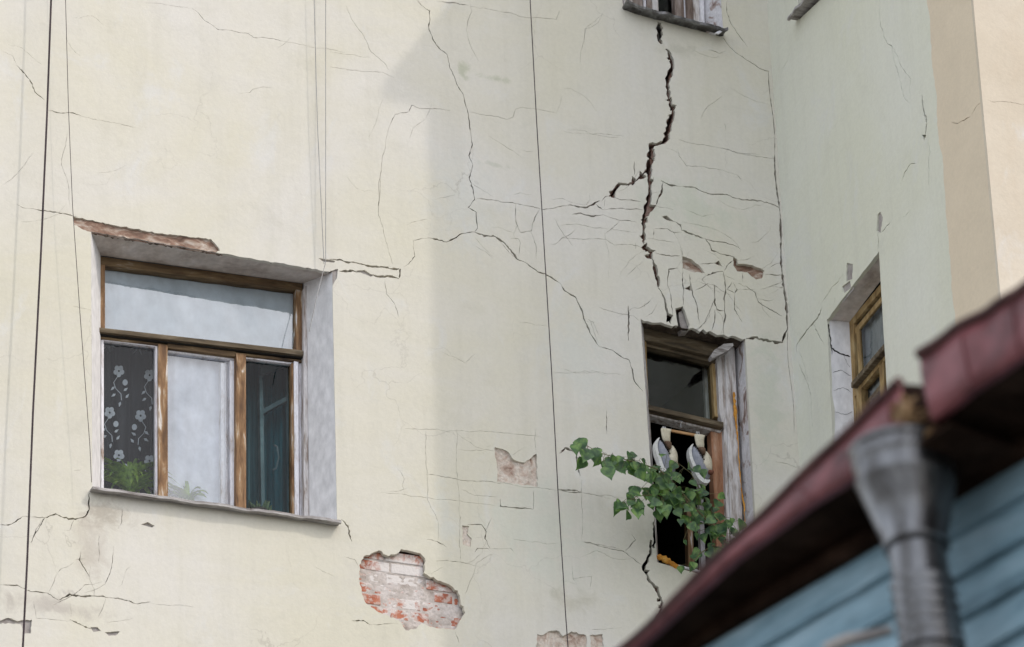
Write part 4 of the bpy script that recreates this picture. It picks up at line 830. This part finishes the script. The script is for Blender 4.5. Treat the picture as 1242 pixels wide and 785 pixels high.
# ------------------------------------------------------------------ young poplar sprouting by the window
bp = M(893, 690, .0)
es = empty('poplar_sapling', bp, 'leafy green poplar shoot growing from the wall across the narrow open window', 'sapling')
rl = random.Random(21)
BR = [  # px, py, depth, radius
 [(905, 700, .0, .010), (886, 668, -.14, .009), (872, 645, -.22, .008), (848, 622, -.28, .007), (822, 592, -.32, .006), (800, 570, -.35, .005), (776, 562, -.38, .004), (752, 556, -.40, .003), (728, 550, -.42, .002), (704, 536, -.44, .0015)],
 [(848, 622, -.28, .005), (822, 606, -.33, .004), (796, 600, -.36, .003), (772, 602, -.40, .0025), (752, 616, -.43, .0015)],
 [(872, 645, -.22, .005), (862, 618, -.25, .004), (850, 596, -.28, .003), (838, 574, -.30, .002), (820, 560, -.3, .0015)],
 [(886, 668, -.14, .005), (864, 662, -.22, .004), (848, 672, -.27, .003), (836, 690, -.29, .002)],
 [(886, 668, -.14, .005), (885, 645, -.18, .003), (882, 630, -.20, .002)],
]
st = MB()
for b in BR: st.tube([M(p[0], p[1], p[2]) for p in b], [p[3] for p in b], 7)
LEAF = [(0, 0), (.10, .30), (.20, .46), (.38, .50), (.56, .40), (.74, .22), (.88, .09), (1.03, 0)]
lv = MB()
def leaf(base, dirv, nrm, size):
    dirv = dirv.normalized(); sd_ = dirv.cross(nrm).normalized(); n_ = sd_.cross(dirv).normalized(); fold = rl.uniform(.12, .5); curl_ = rl.uniform(-.05, .28); tw = rl.uniform(-.12, .12)
    mid = [base+dirv*(u*size)-n_*(curl_*u*u*size) for u, v in LEAF]
    A_ = [m_+sd_*(v*size*.95)+n_*(v*fold*size+math.sin(u*17)*.015*size+tw*u*v*size) for m_, (u, v) in zip(mid, LEAF)]
    B_ = [m_-sd_*(v*size*.95)+n_*(v*fold*size+math.sin(u*15+1)*.015*size-tw*u*v*size) for m_, (u, v) in zip(mid, LEAF)]
    lv.grid([A_, mid, B_], 0, True)
def put(px, py, dep, s, root, spread=(0, -1)):
    tip = M(px, py, dep); rt = M(*root)
    st.tube([rt, rt.lerp(tip, .55)+Vector((0, -.01, .012)), tip], .0012, 4)
    d_ = Vector((rl.gauss(spread[0], .55), rl.gauss(-.15, .3), rl.gauss(spread[1], .4)))
    n_ = Vector((rl.gauss(-.15, .45), -1, rl.gauss(.35, .45))); leaf(tip, d_, n_, s*K)
LF = []
def along(b, t0, t1, n, jit, s0, s1):
    for i in range(n):
        t = t0+(t1-t0)*(i+rl.random())/n; f_ = t*(len(b)-1); k = min(int(f_), len(b)-2); u = f_-k
        root = tuple(b[k][m_]+(b[k+1][m_]-b[k][m_])*u for m_ in range(3))
        LF.append((b[k][0]+(b[k+1][0]-b[k][0])*u+rl.gauss(0, jit), b[k][1]+(b[k+1][1]-b[k][1])*u+rl.gauss(2, jit*.9), b[k][2]+(b[k+1][2]-b[k][2])*u+rl.uniform(-.09, .06), rl.uniform(s0, s1), root))
along(BR[0], .12, .55, 76, 13, 7, 17); along(BR[0], .55, 1, 46, 7, 9, 20)
along(BR[1], .1, 1, 40, 7.5, 10, 18); along(BR[2], .1, .9, 20, 8, 9, 15); along(BR[3], .2, 1, 9, 5.5, 9, 15); along(BR[4], .2, 1, 8, 6, 8, 12)
for p in LF:
    if p[1] > 560+(p[0]-700)*-.25 or p[0] < 790: put(*p)
st.build('stem', MSTEM, es); lv.build('leaves', MLEAF, es)

# ------------------------------------------------------------------ cables on the facade
def cable(pts, r, y, m, label, sd=0):
    b = MB(); P = [M(p[0], p[1], -y) for p in pts]; q = []
    for a_, c_ in zip(P[:-1], P[1:]):
        for i in range(8): q.append(a_.lerp(c_, i/8))
    q.append(P[-1]); b.tube(q, r, 8); o_ = b.build('hanging_cable', m); tag(o_, label, 'cable', 'cables hanging down the facade'); return o_
cable([(63, -60), (62, 0), (57, 140), (50, 300), (40, 500), (33, 680), (27, 800)], .0062, .15, MCABLE, 'thick black cable down the left edge of the facade, left of the wide window')
cable([(78, -60), (79.5, 0), (83, 130), (88, 250), (97, 380), (109, 540), (111, 585)], .0020, .10, MCABLE, 'thin dark wire slanting down to the left end of the wide window sill')
cable([(380, -60), (381, 0), (385, 150), (393, 320)], .0024, .05, MWIRE, 'faint grey wire above the right end of the wide window, the left one of two')
cable([(395, -60), (395, 0), (395, 200), (395, 318), (384, 360), (375, 402)], .0024, .06, MWIRE, 'faint grey wire bending across the upper right corner of the wide window')
cable([(639, -60), (643, 0), (651, 150), (660, 300), (669, 450), (677, 600), (686, 745), (690, 800)], .0032, .10, MCABLE, 'dark cable hanging down the middle of the cracked facade')

# ------------------------------------------------------------------ the shed in front
def hdir(az): return Vector((math.sin(R_(az)), math.cos(R_(az)), 0))
WD, FD = hdir(-17), hdir(-11.5)
SP = CAM+ray(1107, 660).normalized()*16.88
WN = Vector((-WD.y, WD.x, 0)); WN = WN if WN.dot(CAM-SP) > 0 else -WN
FP = CAM+ray(1090, 520).normalized()*16.55
FN = Vector((-FD.y, FD.x, 0)); FN = FN if FN.dot(CAM-FP) > 0 else -FN
def S(px, py, d=0): return on_plane(px, py, SP+WN*d, WN)
def Fp(px, py, d=0): return on_plane(px, py, FP+FN*d, FN)
shed = empty('wooden_house', (SP.x, SP.y, 0), 'blue plank house with dark red sheet metal eave in the blurred foreground', 'house')
A1 = (SP-WD*3.2); B1 = (SP+WD*6.0)
# planks: lapped boards
pk = MB(); ztop = 9.45; bh = .155; z = ztop; i = 0
while z > SP.z-5:
    jt = (i*1.37) % 2.1
    for a_, b_ in ((A1, B1),):
        pk.prism([Vector((a_.x, a_.y, z-bh))+WN*.034, Vector((a_.x, a_.y, z))+WN*.006, Vector((a_.x, a_.y, z)), Vector((a_.x, a_.y, z-bh))], b_-a_)
    z -= bh*.93; i += 1
pk.build('plank_wall', MBLUE, shed, .003)
lw = MB(); lw.prism([Vector((A1.x, A1.y, 0))-WN*.01, Vector((B1.x, B1.y, 0))-WN*.01, Vector((B1.x, B1.y, ztop))-WN*.01, Vector((A1.x, A1.y, ztop))-WN*.01], -WN*.15); lw.build('rear_wall', MBLUE, shed)
# eave sheet, two lengths with a gap at the hopper
def sheet(name, up, lo, seed, label):
    rr = random.Random(seed); n = 40
    def at(l, t):
        f_ = t*(len(l)-1); k = min(int(f_), len(l)-2); return lerp2(l[k], l[k+1], f_-k)
    rows, rim, sof = [], [], []
    for i in range(n+1):
        t = i/n; u_, l_ = at(up, t), at(lo, t); wv = noise.noise(Vector((t*6, seed, 0)))*.02
        pu, pl_ = Fp(*u_)+FN*wv, Fp(*l_)+FN*wv*.4
        rows.append([pu, pu.lerp(pl_, .33)+FN*.008, pu.lerp(pl_, .66)+FN*.004, pl_, pl_-FN*.03-Vector((0, 0, .01))])
        rim.append(pu+Vector((0, 0, .004)))
        k = (pl_-SP).dot(WN); back = pl_-WN*(max(k, .02)+.05); back.z = pl_.z-.0
        sof.append([pl_-FN*.02+Vector((0, 0, -.004)), pl_.lerp(back, .5)+Vector((0, 0, noise.noise(Vector((t*20, 1, seed)))*.012)), back])
    b = MB(); b.grid(rows); o_ = b.build(name, MRED, shed); md = o_.modifiers.new('t', 'SOLIDIFY'); md.thickness = .006; o_['label'] = label
    b = MB(); b.tube(rim, .019, 8); b.build('rim', MRIM, o_)
    for t in (.28, .62, .9):
        k = int(t*n); b = MB(); b.tube([q_+FN*.004 for q_ in rows[k][:4]], .0035, 6); b.build('seam', MRED, o_)
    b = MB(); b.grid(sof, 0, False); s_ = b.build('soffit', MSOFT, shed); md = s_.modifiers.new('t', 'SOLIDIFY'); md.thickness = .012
    # roof behind it
    b = MB(); b.grid([[r[0]-FN*.02, r[0]-FN*1.6+Vector((0, 0, .32))] for r in rows], 0, False); r_ = b.build('roof', MROOF, shed)
UA = [(690, 848), (745, 799), (800, 747), (870, 681), (950, 602), (1030, 524), (1075, 480), (1092, 464)]
LA = [(700, 849), (752, 799), (812, 745), (892, 675), (974, 613), (1030, 579), (1072, 556), (1105, 540)]
sheet('eave_sheet', UA, LA, 1, 'faded red eave sheet rising to the gap beside the hopper')
UB = [(1115, 431), (1180, 389), (1242, 351), (1330, 297)]
LB = [(1128, 508), (1190, 462), (1246, 424), (1335, 366)]
sheet('eave_sheet', UB, LB, 2, 'dark red bent eave sheet right of the gap')
b = MB(); b.prism([Fp(p[0], p[1], -.05) for p in [(1092, 520), (1112, 496), (1128, 470), (1140, 500), (1135, 545), (1098, 552)]], -FN*.05); b.build('gutter_end', MSOFT, shed)
b = MB(); q4 = [Fp(1070, 566), Fp(1150, 494)]; bk = []
for p in q4:
    k = (p-SP).dot(WN); v_ = p-WN*(k+.05); v_.z = q4[0].z-.012; p.z = q4[0].z-.012; bk.append(v_)
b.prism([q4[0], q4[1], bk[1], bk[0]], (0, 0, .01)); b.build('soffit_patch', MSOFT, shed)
# dark eave timber above the planks
b = MB()
for off, hh, dz in ((.05, .06, .06),):
    zt = Fp(1128, 508).z
    a_, c_ = A1+WN*off, B1+WN*off
    b.prism([Vector((a_.x, a_.y, zt-.13+dz)), Vector((c_.x, c_.y, zt-.13+dz)), Vector((c_.x, c_.y, zt-.13+dz+hh)), Vector((a_.x, a_.y, zt-.13+dz+hh))], -WN*.06)
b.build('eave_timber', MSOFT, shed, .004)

# ------------------------------------------------------------------ downpipe with hopper
HP = CAM+ray(1093, 548).normalized()*16.6
HP = HP+Vector((0, 0, 0)); pxm = 16.6/FPX
ed = empty('drainpipe', (HP.x, HP.y, 0), 'dented grey zinc drainpipe with wide funnel hopper in front of the blue planks', 'drainpipe')
vz = pxm/math.cos(PITCH)                     # metres of height per photo pixel here
side = RT.copy(); side.z = 0; side.normalize()
def path(h):                                  # leans a little to the right going down
    return HP + Vector((0, 0, h)) + side*max(0, -h)*.07 + side*(-.028*max(0, -h-.62))
hb = MB(); r0 = 61*pxm
hb.lathe(path, [(2*vz, r0*.93), (4*vz, r0*.98), (2*vz, r0*1.03), (-2*vz, r0*1.03), (-5*vz, r0*.98), (-10*vz, r0*.975), (-13*vz, r0*1.01), (-17*vz, r0*1.01), (-20*vz, r0*.975), (-34*vz, r0*.97), (-37*vz, r0*1.0), (-41*vz, r0*.97), (-70*vz, r0*.82), (-106*vz, r0*.62), (-109*vz, r0*.66), (-114*vz, r0*.66), (-116*vz, r0*.60)], 40)
ob = hb.build('hopper', MZINC, ed); md = ob.modifiers.new('t', 'SOLIDIFY'); md.thickness = .002
pp = MB(); prof = [(-112*vz, r0*.57), (-150*vz, r0*.565)]
h = -152.0
while h > -330:
    prof += [(h*vz, r0*.58), ((h-6)*vz, r0*.655), ((h-12)*vz, r0*.57)]; h -= 14
prof += [(-340*vz, r0*.56), (-HP.z+.1, r0*.56)]
pp.lathe(path, prof, 32)
pp.build('pipe', MZINC, ed)
bb = MB()
for hh in (-235,):
    c = path(hh*vz); bb.lathe(lambda k: c+Vector((0, 0, k)), [(0, r0*.66), (.03, r0*.66)], 24)
c = path(-232*vz); bb.tube([c-side*r0*.6, c-side*r0*1.1-WN*.05, c-side*r0*1.6-WN*.3], .012, 8); bb.tube([c-side*r0*.6-Vector((0, 0, .02)), c-side*r0*1.9-Vector((0, 0, .035))-WN*.28], .02, 8)
bb.build('pipe_clamp', MZINC, ed)
bb = MB(); bb.tube([CAM+ray(*p).normalized()*16.55 for p in ((1000, 788), (1028, 776), (1052, 772), (1082, 764))], [.02, .022, .02, .015], 8); bb.build('pipe_bracket', MGREY, ed)
# leaves and twigs caught in the gutter gap
lt = MB(); rr = random.Random(6); MDRY = mat('dry_leaves', [(.3, (.16, .085, .04)), (.5, (.38, .24, .12)), (.7, (.58, .42, .26))], 25)
for i in range(70):
    c = CAM+ray(rr.gauss(1100, 9), rr.gauss(503, 7)).normalized()*rr.uniform(16.4, 16.6); a_ = Vector((rr.uniform(-1, 1), rr.uniform(-1, 1), rr.uniform(-1, 1))).normalized(); b_ = a_.cross(Vector((.3, .5, 1))).normalized(); s_ = rr.uniform(.012, .028)
    lt.face([c-a_*s_, c-b_*s_*.5, c+a_*s_, c+b_*s_*.5+Vector((0, 0, .005))])
for i in range(10):
    c = CAM+ray(rr.gauss(1098, 10), rr.gauss(508, 6)).normalized()*16.5; lt.tube([c, c+Vector((rr.uniform(-.06, .06), rr.uniform(-.05, .05), rr.uniform(-.03, .05)))], .003, 5)
tag(lt.build('leaf_litter', MDRY), 'clump of dry brown leaves stuck in the broken eave above the hopper', 'leaf litter', kind='stuff')

# ------------------------------------------------------------------ ground
g = MB(); g.face([(-150, -150, 0), (150, -150, 0), (150, 150, 0), (-150, 150, 0)]); go = g.build('ground', MGRD); tag(go, kind='structure')
